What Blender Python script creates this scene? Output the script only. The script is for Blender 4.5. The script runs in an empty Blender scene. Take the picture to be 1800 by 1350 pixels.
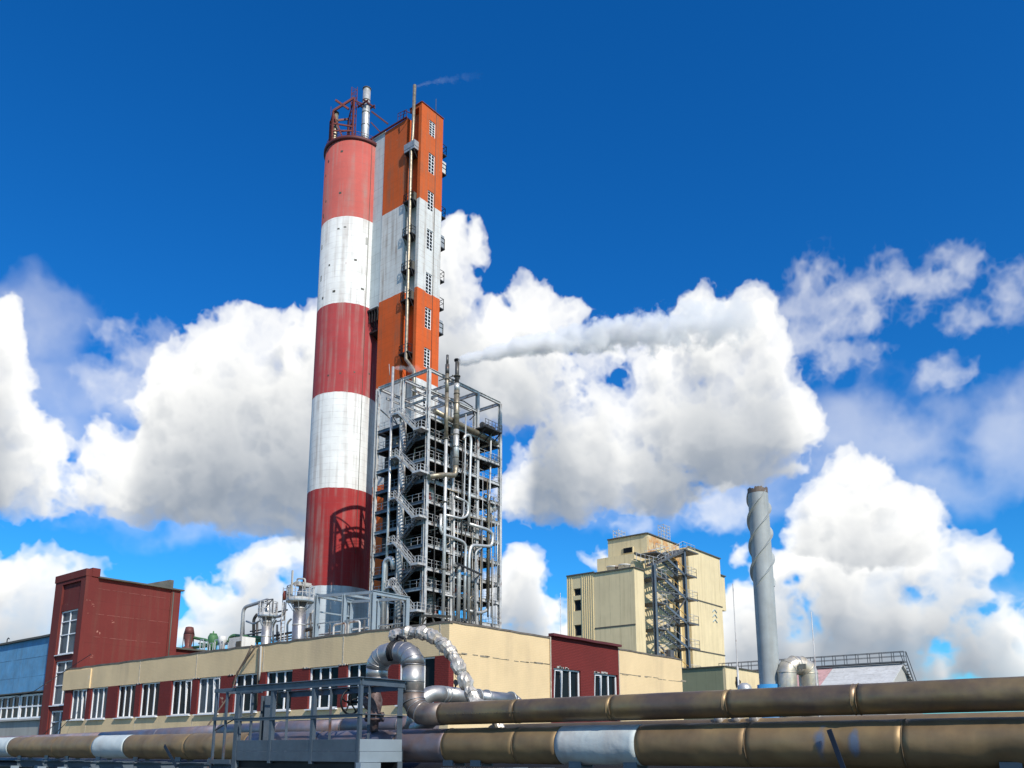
import bpy, math, random, re
import numpy as np
from mathutils import Vector
R=math.radians; rnd=random.Random(7)
scn=bpy.context.scene; col=scn.collection
# ------------------------------------------------------------------ camera (shift lens), from a vanishing-point fit
FPX,CYPX,PITCH,HEAD=1500.0,990.0,R(12.3),R(51.0)       # focal length in px of an 1800 px wide frame
cam=bpy.data.cameras.new('camera'); co=bpy.data.objects.new('camera',cam); col.objects.link(co); scn.camera=co
cam.sensor_width=36; cam.lens=FPX/1800*36; cam.shift_y=(CYPX-675)/1800; cam.clip_start=.1; cam.clip_end=3000
co.location=(0,0,1.7)
fw=Vector((math.sin(HEAD)*math.cos(PITCH),math.cos(HEAD)*math.cos(PITCH),math.sin(PITCH)))
co.rotation_euler=fw.to_track_quat('-Z','Y').to_euler()
rt=Vector((math.cos(HEAD),-math.sin(HEAD),0)); up=rt.cross(fw); CAM=Vector((0,0,1.7))
def ray(x,y): return fw+rt*((x-900)/FPX)+up*((CYPX-y)/FPX)
def P(x,y,**k):                                          # survey helper: sight line through a photo point meets a known plane
    d=ray(x,y); (a,v),=k.items()
    if a=='D': t=v/(d.x*math.sin(HEAD)+d.y*math.cos(HEAD))
    else: i='XYZ'.index(a); t=(v-CAM[i])/d[i]
    return CAM+d*t
# ------------------------------------------------------------------ sun, sky, exposure
SUN_AZ,SUN_EL=R(200),R(39.5)
sd=Vector((math.sin(SUN_AZ)*math.cos(SUN_EL),math.cos(SUN_AZ)*math.cos(SUN_EL),math.sin(SUN_EL)))
sl=bpy.data.lights.new('sun','SUN'); sl.energy=4.8; sl.angle=R(.5); sl.color=(1,.94,.84)
so=bpy.data.objects.new('sun',sl); col.objects.link(so); so.rotation_euler=sd.to_track_quat('Z','Y').to_euler(); so.location=(0,-40,90)
scn.view_settings.view_transform='Standard'; scn.view_settings.look='None'; scn.view_settings.exposure=0; scn.view_settings.gamma=1
scn.cycles.use_denoising=True; scn.cycles.volume_step_rate=.25; scn.cycles.volume_max_steps=256; scn.cycles.max_bounces=14; scn.cycles.volume_bounces=14
scn.cycles.sample_clamp_indirect=6
# ---- cumulus sky painted by marching light through 3-D billow noise, laid out by compass bearing and height above the horizon
AZ0,AZ1,EL0,EL1,PPD=6.0,98.0,-3.0,58.0,22
def cloud_sky(ray, ppd=PPD):
    W=int((AZ1-AZ0)*ppd); H=int((EL1-EL0)*ppd); K=ppd/26.18   # source px -> map px near the horizon
    def mp(x,y):
        d=ray(x,y); d=d/np.linalg.norm(d)
        return ((np.degrees(np.arctan2(d[0],d[1]))-AZ0)*ppd, (np.degrees(np.arcsin(d[2]))-EL0)*ppd)
    def bsp(L,n,ax):
        m=L.shape[ax]; t=np.arange(n)*m/n; i=np.floor(t).astype(int); f=(t-i).astype(np.float32)
        sh=[1,1]; sh[ax]=-1; o=0
        for k,w in enumerate(((1-f)**3/6,(3*f**3-6*f**2+4)/6,(-3*f**3+3*f**2+3*f+1)/6,f**3/6)): o=o+np.take(L,(i+k)%m,ax)*w.reshape(sh)
        return o
    class Noise:
        def __init__(s,pers,seed):
            s.o=[]; r=np.random.RandomState(seed)
            for p in pers:
                p=p*ppd/17; g=bsp(bsp((r.rand(max(3,round(H/p)),max(3,round(W/p)))*2-1).astype(np.float32),W,1),H,0)
                s.o.append((p,g/g.std()*.27,r.randint(0,99999,(400,2))))
        def at(s,k,z):
            p,g,R=s.o[k]; t=z/p+.37; i=int(t); f=(t-i); f=f*f*(3-2*f)*np.pi/2
            A=np.roll(g,tuple(R[i%400]),(0,1)); B=np.roll(g,tuple(R[(i+1)%400]),(0,1))
            return A*np.float32(np.cos(f))+B*np.float32(np.sin(f))
    yy,xx=np.mgrid[0:H,0:W].astype(np.float32)
    def shift(a,dx,dy):      # bilinear shift: out(x,y)=a(x-dx,y-dy)
        def sh(a,d,ax):
            n=int(np.floor(d)); f=d-n
            b=np.roll(a,n,ax); c=np.roll(a,n+1,ax); return b*(1-f)+c*f
        return sh(sh(a,dx,1),dy,0)
    def blur(a,r):
        c=a
        for ax in (0,1):
            s=np.cumsum(np.concatenate([np.repeat(np.take(c,[0],ax),r+1,ax),c,np.repeat(np.take(c,[-1],ax),r,ax)],ax),ax)
            n=a.shape[ax]; c=(np.take(s,range(2*r+1,2*r+1+n),ax)-np.take(s,range(0,n),ax))/(2*r+1)
        return c.astype(np.float32)
    def layer(puffs,noise,amp,sig,step,soft=1.0,fine=1.0,flat=.5):
        Hf=np.full((H,W),-60.,np.float32); wx=noise.at(2,11.)*9*K; wy=noise.at(2,77.)*9*K
        for x,y,rx,ry in puffs:
            cx,cv=mp(x,y); ex,_=mp(x+rx,y); _,ey=mp(x,y-ry); ax=abs(ex-cx)+1e-3; ay=abs(ey-cv)+1e-3
            x0,x1=int(max(0,cx-4*ax)),int(min(W,cx+4*ax)); y0,y1=int(max(0,cv-4*ay)),int(min(H,cv+4*ay))
            if x1<=x0 or y1<=y0: continue
            X=(xx[y0:y1,x0:x1]+wx[y0:y1,x0:x1]-cx)/ax; Y=(yy[y0:y1,x0:x1]+wy[y0:y1,x0:x1]-cv)/ay
            r=np.sqrt(X*X+Y*Y); s=min(ax,ay)
            h=min(s,115*K)*.44*(1-r*r)
            b=Hf[y0:y1,x0:x1]; k=6*K   # smooth union
            t=np.clip(.5+.5*(h-b)/k,0,1); Hf[y0:y1,x0:x1]=b*(1-t)+h*t+k*t*(1-t)
        zm=float(Hf.max()); z=-(zm+48*K)/.6; z0=z
        T=np.ones((H,W),np.float32); tau=np.zeros((H,W),np.float32); C=np.zeros((H,W),np.float32); A=np.zeros((H,W),np.float32)
        live=Hf>-34*K
        ys=np.where(live.any(1))[0]; 
        while z<zm*.1:
            n=np.zeros((H,W),np.float32)
            for k,(w) in enumerate(amp):
                v=noise.at(k,z-z0)
                n+= w*((1-3.2*np.abs(v))*.55 if k>=1 else v)
            d=Hf-abs(z)*.6+n*K
            d=np.clip(d/(5*K*soft),0,1)*sig*step*.649/K
            # light moves back, down and to the left between slices
            tau=shift(tau,-.6*step,-.97*step); tau=tau+d*.9
            L=.62*np.exp(-tau*.55)+.38*np.exp(-tau*.07)
            a=1-np.exp(-d); C+=T*a*L; A+=T*a; T*=1-a
            z+=step
        return C,A
    N1=Noise((150,64,30,14,7,3.6),5); 
    return W,H,mp,N1,layer,blur,xx,yy,K
CUM=[# left big cumulus
 (440,600,75,55),(500,610,60,50),(400,640,70,60),(540,640,50,60),(330,690,65,50),(450,740,150,100),(350,790,120,90),(500,820,110,90),(250,830,110,62),(160,855,90,42),(420,570,45,25),(480,575,45,28),(400,790,130,110),(470,720,110,90),(560,600,30,40),(180,775,22,28),(420,900,120,32),(300,890,100,30),(100,850,60,40),(560,760,60,150),
 # far left
 (-5,620,26,45),(15,575,10,22),(8,700,30,36),(25,760,50,60),(70,800,55,55),(-20,830,110,70),(60,860,90,36),
 # right of tower
 (797,412,14,20),(815,448,20,20),(831,420,7,16),(800,480,30,34),(836,447,7,9),(790,450,26,36),(790,540,45,80),(800,620,60,70),(870,590,60,55),(940,545,36,45),(990,570,36,38),(880,660,100,60),(970,660,90,60),(1060,620,70,50),(1100,590,36,34),
 (1240,575,60,55),(1310,575,48,50),(1280,620,90,60),(1180,650,100,60),(1330,670,60,80),(1230,740,160,95),(1100,760,120,85),(1010,820,100,70),(1150,840,90,45),(1370,740,60,60),(930,850,50,45),(1280,810,90,35),(960,890,50,22),(860,700,70,50),(1060,730,90,60),
 # low right cumulus
 (1510,850,50,45),(1470,900,60,45),(1420,940,45,40),(1560,890,45,36),(1610,900,30,30),(1520,940,95,55),(1440,1000,80,42),(1380,1005,50,30),(1540,1000,60,30),
 (1690,995,65,34),(1620,1015,60,42),(1745,985,28,16),(1580,1045,70,30),(1650,1050,60,26),
 (1450,1050,110,60),(1600,1100,120,50),(1450,1090,70,38),(1370,1085,50,40),(1320,1100,40,36),(1350,1130,50,30),(1290,1130,40,30),(1500,1115,80,34),(1640,1105,50,34),(1680,1115,50,34),(1765,1110,42,30),(1700,1165,150,28),(1560,1170,120,28),(1420,1165,120,34),(1330,1170,90,36),(1740,1140,60,30),
 # lower centre, behind steel and yellow building
 (925,1000,32,30),(905,1050,45,45),(960,1085,45,36),(1045,985,32,20),(1290,975,20,16),(1290,1060,28,26),(1000,1120,60,30),(1010,1150,90,30),(940,1130,60,40),
 # low left
 (70,1000,80,34),(120,1040,50,44),(10,1050,90,50),(20,1070,130,90),(90,1100,80,40),(500,985,50,30),(450,1020,70,34),(390,1060,55,44),(520,1050,60,60),(430,1100,90,44),(340,1115,45,30),(250,1150,120,30)]
WISP=[(1440,490,42,42),(1500,520,60,28),(1560,490,30,26),(1600,510,50,30),(1660,480,45,32),(1690,470,20,24),(1420,540,50,22),(1770,520,30,28),(1735,550,45,20),(1800,500,40,30),(1500,560,90,18),(1270,890,45,30),(1230,905,30,15),(1120,920,24,12),
 (230,600,34,22),(260,630,45,35),(220,680,40,30),(170,660,20,15),(270,590,18,15),(1655,655,28,16),(1460,655,16,9),(1440,640,60,20),(1400,600,40,40),]
VEIL=[(1500,1160,320,45),(1050,1160,200,40),(200,1180,300,40),(880,720,60,50),(120,760,60,30),(1500,760,130,80),(1640,760,120,70),(1750,780,120,90),(1420,820,110,60),(1550,700,70,50),(1780,700,80,60),(1370,860,90,40),(120,690,110,40),(330,930,200,30),(60,560,70,60),(1700,830,140,50),(1200,900,120,30),(1100,900,90,30),(1500,1060,200,40),(240,730,60,30)]
def shade_above(A,K,blur,rate):
    H,W=A.shape; dens=blur(blur(A,int(9*K)+1),int(9*K)+1); acc=np.zeros(W,np.float32); above=np.zeros((H,W),np.float32); q=rate/K
    for r in range(H-1,-1,-1):
        acc=acc*(1-q*.55)+dens[r]*q; above[r]=acc
        if r%2==0: acc=(np.roll(acc,1)+acc*2+np.roll(acc,-1))/4
        acc=acc*np.clip(.93+dens[r]*.2,0,1)
    return blur(above,int(4*K)+1)
def make(ray,ppd=PPD):
    W,H,mp,N,layer,blur,xx,yy,K=cloud_sky(ray,ppd); out=[]
    near=[p for p in CUM if p[1]<950]; far=[p for p in CUM if p[1]>=950]
    for P,am,sg,soft,rate in ((VEIL,(34,46,34,20,12,7),.011,6.,.0045),(far,(12,22,26,18,10,6),.11,1.5,.0085),(near,(14,30,28,18,12,8),.11,1.4,.0047),(WISP,(8,18,30,30,22,14),.026,3.6,.004)):
        C,A=layer(P,N,am,sg,2.6*K,soft); q=.8 if P is WISP or P is VEIL else 1; out.append((relief(C,A,K,blur)*q,A*q,shade_above(A,K,blur,rate)))
    return W,H,out
def relief(C,A,K,blur):
    r=int(3.5*K)+1; s=blur(C,r)/np.maximum(blur(A,r),1e-3); L=C/np.maximum(A,1e-3); return (L*.6+s*.4)*A
def cloud_rgb(C,A,ab):
    L=np.clip(C/np.maximum(A,1e-3),0,1); k=np.clip(1-ab*1.05,0,1)
    L=np.clip((L-.50)/.38,-.1,1.0)
    g=(L*.27+.78)*(.30+.92*k**.9)
    lo=np.array([.315,.365,.435]); hi=np.array([1.04,1.04,1.02])
    g=np.clip(g,0,1.1)[...,None]; g=np.clip((g-.22)/.70,0,1.05)
    return lo*(1-g)+hi*g
wld=bpy.data.worlds.new('World'); scn.world=wld; wld.use_nodes=True
nt=wld.node_tree; nt.nodes.clear(); Nn=nt.nodes.new; Lk=nt.links.new
def mth(op,a,b=None,c=None):
    n=Nn('ShaderNodeMath'); n.operation=op
    for i,v in enumerate((a,b,c)):
        if v is None: continue
        if isinstance(v,(int,float)): n.inputs[i].default_value=v
        else: Lk(v,n.inputs[i])
    return n.outputs[0]
def build_sky():
    W,H,Ls=make(lambda x,y: np.array(ray(x,y)))
    C=np.zeros((H,W,3),np.float32); A=np.zeros((H,W,1),np.float32)
    for c,a,ab in Ls:
        rgb=cloud_rgb(c,a,ab); a=a[...,None]; C=C*(1-a)+rgb*a; A=A*(1-a)+a
    px=np.concatenate([C/np.maximum(A,1e-3),A],2).astype(np.float32)
    im=bpy.data.images.new('cumulus_sky',W,H,alpha=True,float_buffer=True); im.colorspace_settings.name='Non-Color'
    im.alpha_mode='CHANNEL_PACKED'; im.pixels.foreach_set(px.ravel()); im.update()
    im.pack()
    return im
im=build_sky()
tc=Nn('ShaderNodeTexCoord'); sx=Nn('ShaderNodeSeparateXYZ'); Lk(tc.outputs['Generated'],sx.inputs[0])
az=mth('MULTIPLY',mth('ARCTAN2',sx.outputs[0],sx.outputs[1]),180/math.pi); el=mth('MULTIPLY',mth('ARCSINE',sx.outputs[2]),180/math.pi)
u=mth('DIVIDE',mth('SUBTRACT',az,AZ0),AZ1-AZ0); v=mth('DIVIDE',mth('SUBTRACT',el,EL0),EL1-EL0)
cb=Nn('ShaderNodeCombineXYZ'); Lk(u,cb.inputs[0]); Lk(v,cb.inputs[1])
it=Nn('ShaderNodeTexImage'); it.image=im; it.extension='CLIP'; it.interpolation='Cubic'; Lk(cb.outputs[0],it.inputs[0])
sky=Nn('ShaderNodeTexSky'); sky.sky_type='NISHITA'; sky.sun_disc=False; sky.sun_elevation=SUN_EL; sky.sun_rotation=SUN_AZ; sky.air_density=1.0; sky.dust_density=.3; sky.ozone_density=3.0
hs=Nn('ShaderNodeHueSaturation'); hs.inputs['Saturation'].default_value=1.35; hs.inputs['Hue'].default_value=.5; Lk(sky.outputs[0],hs.inputs['Color'])
ml=Nn('ShaderNodeMix'); ml.data_type='RGBA'; ml.blend_type='MULTIPLY'; ml.inputs[0].default_value=1; Lk(hs.outputs[0],ml.inputs[6]); ml.inputs[7].default_value=(.40,1.18,1.60,1)
b1=Nn('ShaderNodeBackground'); b1.inputs[1].default_value=.1; Lk(ml.outputs[2],b1.inputs[0])
b2=Nn('ShaderNodeBackground'); Lk(it.outputs[0],b2.inputs[0]); b2.inputs[1].default_value=1
ms=Nn('ShaderNodeMixShader'); Lk(it.outputs[1],ms.inputs[0]); Lk(b1.outputs[0],ms.inputs[1]); Lk(b2.outputs[0],ms.inputs[2])
# the other half of the sky: loose fair-weather clouds
nz=Nn('ShaderNodeTexNoise'); nz.inputs['Scale'].default_value=2.6; nz.inputs['Detail'].default_value=7; nz.inputs['Roughness'].default_value=.6; Lk(tc.outputs['Generated'],nz.inputs['Vector'])
r2=Nn('ShaderNodeMapRange'); r2.inputs[1].default_value=.52; r2.inputs[2].default_value=.62; Lk(nz.outputs[0],r2.inputs[0])
inside=mth('MULTIPLY',mth('MULTIPLY',mth('GREATER_THAN',u,-.02),mth('LESS_THAN',u,1.02)),mth('LESS_THAN',v,1.02))
fac=mth('MULTIPLY',mth('MULTIPLY',r2.outputs[0],mth('SUBTRACT',1.0,inside)),mth('GREATER_THAN',el,0.0))
b3=Nn('ShaderNodeBackground'); b3.inputs[0].default_value=(.82,.85,.9,1)
m2=Nn('ShaderNodeMixShader'); Lk(fac,m2.inputs[0]); Lk(ms.outputs[0],m2.inputs[1]); Lk(b3.outputs[0],m2.inputs[2])
wo=Nn('ShaderNodeOutputWorld'); Lk(m2.outputs[0],wo.inputs[0])
# ------------------------------------------------------------------ library
class MB:
    def __init__(s): s.v=[]; s.f=[]; s.sm=[]; s.mi=[]; s.m=0
    def face(s,idx,smooth=False): s.f.append(idx); s.sm.append(smooth); s.mi.append(s.m)
    def box(s,x0,x1,y0,y1,z0,z1):
        if x0>x1:x0,x1=x1,x0
        if y0>y1:y0,y1=y1,y0
        if z0>z1:z0,z1=z1,z0
        b=len(s.v); s.v+=[(x,y,z) for z in(z0,z1) for y in(y0,y1) for x in(x0,x1)]
        for q in((0,2,3,1),(4,5,7,6),(0,1,5,4),(2,6,7,3),(0,4,6,2),(1,3,7,5)): s.face([b+i for i in q])
        return s
    def beam(s,p,q,w,h,upv=(0,0,1)):
        p,q=Vector(p),Vector(q); d=(q-p).normalized(); u=Vector(upv)
        if abs(d.dot(u))>.98: u=Vector((0,1,0))
        a=d.cross(u).normalized()*w/2; c=a.normalized().cross(d)*h/2; b=len(s.v)
        s.v+=[tuple(o+i*a+j*c) for o in(p,q) for i,j in((-1,-1),(1,-1),(1,1),(-1,1))]
        for f in((3,2,1,0),(4,5,6,7),(0,1,5,4),(1,2,6,5),(2,3,7,6),(3,0,4,7)): s.face([b+i for i in f])
        return s
    def ibeam(s,p,q,w,h,t=.03,upv=(0,0,1)):
        p,q=Vector(p),Vector(q); d=(q-p).normalized(); u=Vector(upv)
        if abs(d.dot(u))>.98: u=Vector((0,1,0))
        c=d.cross(u).normalized().cross(d)
        s.beam(p+c*(h/2-t/2),q+c*(h/2-t/2),w,t,upv); s.beam(p-c*(h/2-t/2),q-c*(h/2-t/2),w,t,upv); s.beam(p,q,t,h-2*t,upv); return s
    def tube(s,pts,r,n=12,cap=True,smooth=True,jit=0):
        pts=[Vector(p) for p in pts]; rs=r if isinstance(r,(list,tuple)) else [r]*len(pts)
        b=len(s.v); t0=(pts[1]-pts[0]).normalized(); u=Vector((0,0,1)) if abs(t0.z)<.9 else Vector((1,0,0))
        nrm=(u-t0*u.dot(t0)).normalized()
        for i,p in enumerate(pts):
            if i==0:t=t0
            elif i==len(pts)-1:t=(p-pts[i-1]).normalized()
            else:t=((p-pts[i-1]).normalized()+(pts[i+1]-p).normalized()).normalized()
            nrm=(nrm-t*nrm.dot(t)).normalized(); bi=t.cross(nrm)
            for k in range(n):
                a=2*math.pi*k/n; rr=rs[i]*(1+(rnd.uniform(-jit,jit) if jit else 0)); s.v.append(tuple(p+nrm*math.cos(a)*rr+bi*math.sin(a)*rr))
        for i in range(len(pts)-1):
            for k in range(n): k2=(k+1)%n; s.face([b+i*n+k,b+i*n+k2,b+(i+1)*n+k2,b+(i+1)*n+k],smooth)
        if cap: s.face([b+k for k in range(n)][::-1]); s.face([b+(len(pts)-1)*n+k for k in range(n)])
        return s
    def lathe(s,c,prof,n=24,axis=(0,0,1),cap=True,smooth=True):   # prof: (radius, height along the axis)
        ax=Vector(axis).normalized(); u=Vector((1,0,0)) if abs(ax.x)<.9 else Vector((0,1,0)); u=(u-ax*u.dot(ax)).normalized(); w=ax.cross(u); c=Vector(c); b=len(s.v)
        for r,h in prof:
            for k in range(n): a=2*math.pi*k/n; s.v.append(tuple(c+ax*h+u*math.cos(a)*r+w*math.sin(a)*r))
        for i in range(len(prof)-1):
            for k in range(n): k2=(k+1)%n; s.face([b+i*n+k,b+i*n+k2,b+(i+1)*n+k2,b+(i+1)*n+k],smooth)
        if cap: s.face([b+k for k in range(n)][::-1]); s.face([b+(len(prof)-1)*n+k for k in range(n)])
        return s
    def prism(s,poly,h):                                           # poly: list of xyz, extruded by vector h
        b=len(s.v); n=len(poly); h=Vector(h); s.v+=[tuple(p) for p in poly]+[tuple(Vector(p)+h) for p in poly]
        s.face(list(range(b,b+n))[::-1]); s.face(list(range(b+n,b+2*n)))
        for i in range(n): j=(i+1)%n; s.face([b+i,b+j,b+n+j,b+n+i])
        return s
    def split(s,name,mat,parent=None,tol=.12):     # one part for each piece that stands apart
        par=list(range(len(s.v)))
        def fd(i):
            while par[i]!=i: par[i]=par[par[i]]; i=par[i]
            return i
        for f in s.f:
            for i in f[1:]: par[fd(i)]=fd(f[0])
        isl={}
        for k,f in enumerate(s.f): isl.setdefault(fd(f[0]),[]).append(k)
        cl=[]
        for ks in isl.values():
            vs=[s.v[i] for k in ks for i in s.f[k]]; lo=[min(v[i] for v in vs)-tol/2 for i in range(3)]; hi=[max(v[i] for v in vs)+tol/2 for i in range(3)]; mer=[c for c in cl if all(c[0][i]<hi[i] and c[1][i]>lo[i] for i in range(3))]
            for c in mer: cl.remove(c); lo=[min(a,b) for a,b in zip(lo,c[0])]; hi=[max(a,b) for a,b in zip(hi,c[1])]; ks=ks+c[2]
            cl.append((lo,hi,ks))
        for lo,hi,ks in cl:
            m=MB(); mp={}
            for k in ks:
                for i in s.f[k]:
                    if i not in mp: mp[i]=len(m.v); m.v.append(s.v[i])
                m.f.append([mp[i] for i in s.f[k]]); m.sm.append(s.sm[k]); m.mi.append(0)
            m.build(name,mat,parent)
    def build(s,name,mat,parent=None,bevel=0,origin=None):
        V=s.v; lo=[min(v[i] for v in V) for i in range(3)]; hi=[max(v[i] for v in V) for i in range(3)]
        o=Vector(origin) if origin else Vector(((lo[0]+hi[0])/2,(lo[1]+hi[1])/2,lo[2]))
        me=bpy.data.meshes.new(name); me.from_pydata([tuple(Vector(v)-o) for v in V],[],s.f)
        for m in (mat if isinstance(mat,(list,tuple)) else [mat]): me.materials.append(m)
        me.polygons.foreach_set('use_smooth',s.sm); me.polygons.foreach_set('material_index',s.mi); me.update()
        import bmesh
        bm=bmesh.new(); bm.from_mesh(me); bmesh.ops.recalc_face_normals(bm,faces=bm.faces); bm.to_mesh(me); bm.free()
        ob=bpy.data.objects.new(name,me); col.objects.link(ob); WL[ob]=o
        if parent: ob.parent=parent; ob.location=o-WL[parent]
        else: ob.location=o
        if bevel:
            md=ob.modifiers.new('bevel','BEVEL'); md.width=bevel; md.segments=2; md.limit_method='ANGLE'
        return ob
WL={}
def thing(name,label,cat,loc,group=None):
    o=bpy.data.objects.new(name,None); col.objects.link(o); o.location=loc; o.empty_display_size=.3; WL[o]=Vector(loc); return tag(o,label,cat,group)
def tag(o,label,cat,group=None,kind=None):
    if label:o['label']=label
    if cat:o['category']=cat
    if group:o['group']=group
    if kind:o['kind']=kind
    return o
def fillet(pts,r,k=5):
    pts=[Vector(p) for p in pts]; out=[pts[0]]
    for i in range(1,len(pts)-1):
        a,b,c=pts[i-1],pts[i],pts[i+1]; rr=min(r,(a-b).length*.48,(c-b).length*.48); p=b+(a-b).normalized()*rr; q=b+(c-b).normalized()*rr
        for j in range(k+1): t=j/k; out.append(p*(1-t)**2+b*2*t*(1-t)+q*t*t)
    return out+[pts[-1]]
# ------------------------------------------------------------------ materials
def mat(name,c,rough=.7,metal=0,c2=None,var=.12,scale=.6,bump=0,bscale=8,streak=0,streakc=(.12,.09,.06),brick=None,lines=None,rust=0,bands=None,spec=.4,linec=.55,patch=None,sscale=(2.6,.12)):
    m=bpy.data.materials.new(name); m.use_nodes=True; t=m.node_tree; B=t.nodes['Principled BSDF']; N=t.nodes.new; L=t.links.new
    B.inputs['Roughness'].default_value=rough; B.inputs['Metallic'].default_value=metal; B.inputs['Specular IOR Level'].default_value=spec
    g=N('ShaderNodeNewGeometry'); pos=g.outputs['Position']
    def M(op,a,b=None):
        n=N('ShaderNodeMath'); n.operation=op
        for i,v in enumerate((a,b)):
            if v is None: continue
            if isinstance(v,(int,float)): n.inputs[i].default_value=v
            else: L(v,n.inputs[i])
        return n.outputs[0]
    def noise(sc,det=4,vec=(1,1,1),rough=.55):
        n=N('ShaderNodeTexNoise'); n.inputs['Scale'].default_value=sc; n.inputs['Detail'].default_value=det; n.inputs['Roughness'].default_value=rough
        v=N('ShaderNodeVectorMath'); v.operation='MULTIPLY'; v.inputs[1].default_value=vec; L(pos,v.inputs[0]); L(v.outputs[0],n.inputs['Vector']); return n.outputs[0]
    def rng(x,a,b,lo=0,hi=1):
        n=N('ShaderNodeMapRange'); L(x,n.inputs[0])
        for i,q in enumerate((a,b,lo,hi)): n.inputs[i+1].default_value=q
        return n.outputs[0]
    def mix(f,a,b,bl='MIX'):
        n=N('ShaderNodeMix'); n.data_type='RGBA'; n.blend_type=bl
        if isinstance(f,(int,float)): n.inputs[0].default_value=f
        else: L(f,n.inputs[0])
        for i,q in((6,a),(7,b)):
            if isinstance(q,tuple): n.inputs[i].default_value=(*q[:3],1)
            else: L(q,n.inputs[i])
        return n.outputs[2]
    sep=N('ShaderNodeSeparateXYZ'); L(pos,sep.inputs[0]); X,Y,Z=sep.outputs
    if bands:                                   # painted bands: [(z, colour above z)...] top down, with a hand-painted edge
        zz=M('ADD',Z,rng(noise(.8),0,1,-.12,.12)); cc=bands[0][1]
        for z,cb_ in bands[1:]: cc=mix(M('LESS_THAN',zz,z),cc,cb_)
        base=cc
    else: base=(*c,1)
    if c2: base=mix(rng(noise(scale*1.7,6),.38,.62),base,tuple(c2))
    if patch: base=mix(rng(noise(patch[1],5),patch[2],patch[2]+.04),base,tuple(patch[0]))
    n1=rng(noise(scale,6,rough=.65),.3,.7,1-var,1+var); base=mix(1.0,base,N_gray(t,n1),'MULTIPLY')
    hgt=None
    if streak:
        s=noise(1.0,5,(sscale[0],sscale[0],sscale[1])); s2=noise(.25,3); f=M('MULTIPLY',rng(s,.47,.72),rng(s2,.3,.6)); base=mix(M('MULTIPLY',f,streak),base,tuple(streakc))
    if rust:
        f=rng(noise(1.3,7,(1,1,.6),.7),.62-rust*.12,.70-rust*.1); base=mix(M('MULTIPLY',f,.85),base,(.13,.045,.015)); 
    if brick:
        cbn=N('ShaderNodeCombineXYZ'); L(M('ADD',X,Y),cbn.inputs[0]); L(Z,cbn.inputs[1]); bt=N('ShaderNodeTexBrick'); L(cbn.outputs[0],bt.inputs['Vector'])
        bt.inputs['Scale'].default_value=1; bt.inputs['Brick Width'].default_value=brick[0]; bt.inputs['Row Height'].default_value=brick[1]; bt.inputs['Mortar Size'].default_value=brick[1]*.13; bt.inputs['Mortar Smooth'].default_value=.3
        base=mix(M('MULTIPLY',bt.outputs['Fac'],brick[2]),base,(c[0]*.25,c[1]*.25,c[2]*.25)); hgt=M('MULTIPLY',bt.outputs['Fac'],-1.0)
    if lines:                                   # joints: (vertical spacing, horizontal spacing, width, wobble)
        wob=rng(noise(.5,3),0,1,-lines[3],lines[3])
        def ln(co_,sp):
            fr=M('FRACT',M('DIVIDE',M('ADD',co_,wob),sp)); return M('LESS_THAN',fr,lines[2]/sp)
        f=None
        if lines[0]: f=ln(Z,lines[0])
        if lines[1]:
            f2=ln(M('ADD',X,Y),lines[1]); f=f2 if f is None else M('MAXIMUM',f,f2)
        base=mix(M('MULTIPLY',M('MULTIPLY',f,rng(noise(.7,4),.3,.65)),linec),base,(c[0]*.3,c[1]*.3,c[2]*.3))
    if not isinstance(base,tuple): L(base,B.inputs['Base Color'])
    else: B.inputs['Base Color'].default_value=base
    if metal or rough<.6: L(rng(noise(scale*3,5),.3,.7,rough*.8,min(1,rough*1.25)),B.inputs['Roughness'])
    if bump:
        bn=N('ShaderNodeBump'); bn.inputs['Strength'].default_value=min(1,bump); bn.inputs['Distance'].default_value=.02 if bump<=1 else .02*bump
        nb=noise(bscale,5); L(M('ADD',nb,hgt) if hgt is not None else nb,bn.inputs['Height']); L(bn.outputs[0],B.inputs['Normal'])
    return m
def N_gray(t,val):
    n=t.nodes.new('ShaderNodeCombineColor')
    for i in range(3): t.links.new(val,n.inputs[i])
    return n.outputs[0]
def glassmat(name,c=(.03,.035,.04),rough=.06):
    m=mat(name,c,rough,0,var=.5,scale=.5,spec=.06); return m
M_={}
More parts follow.
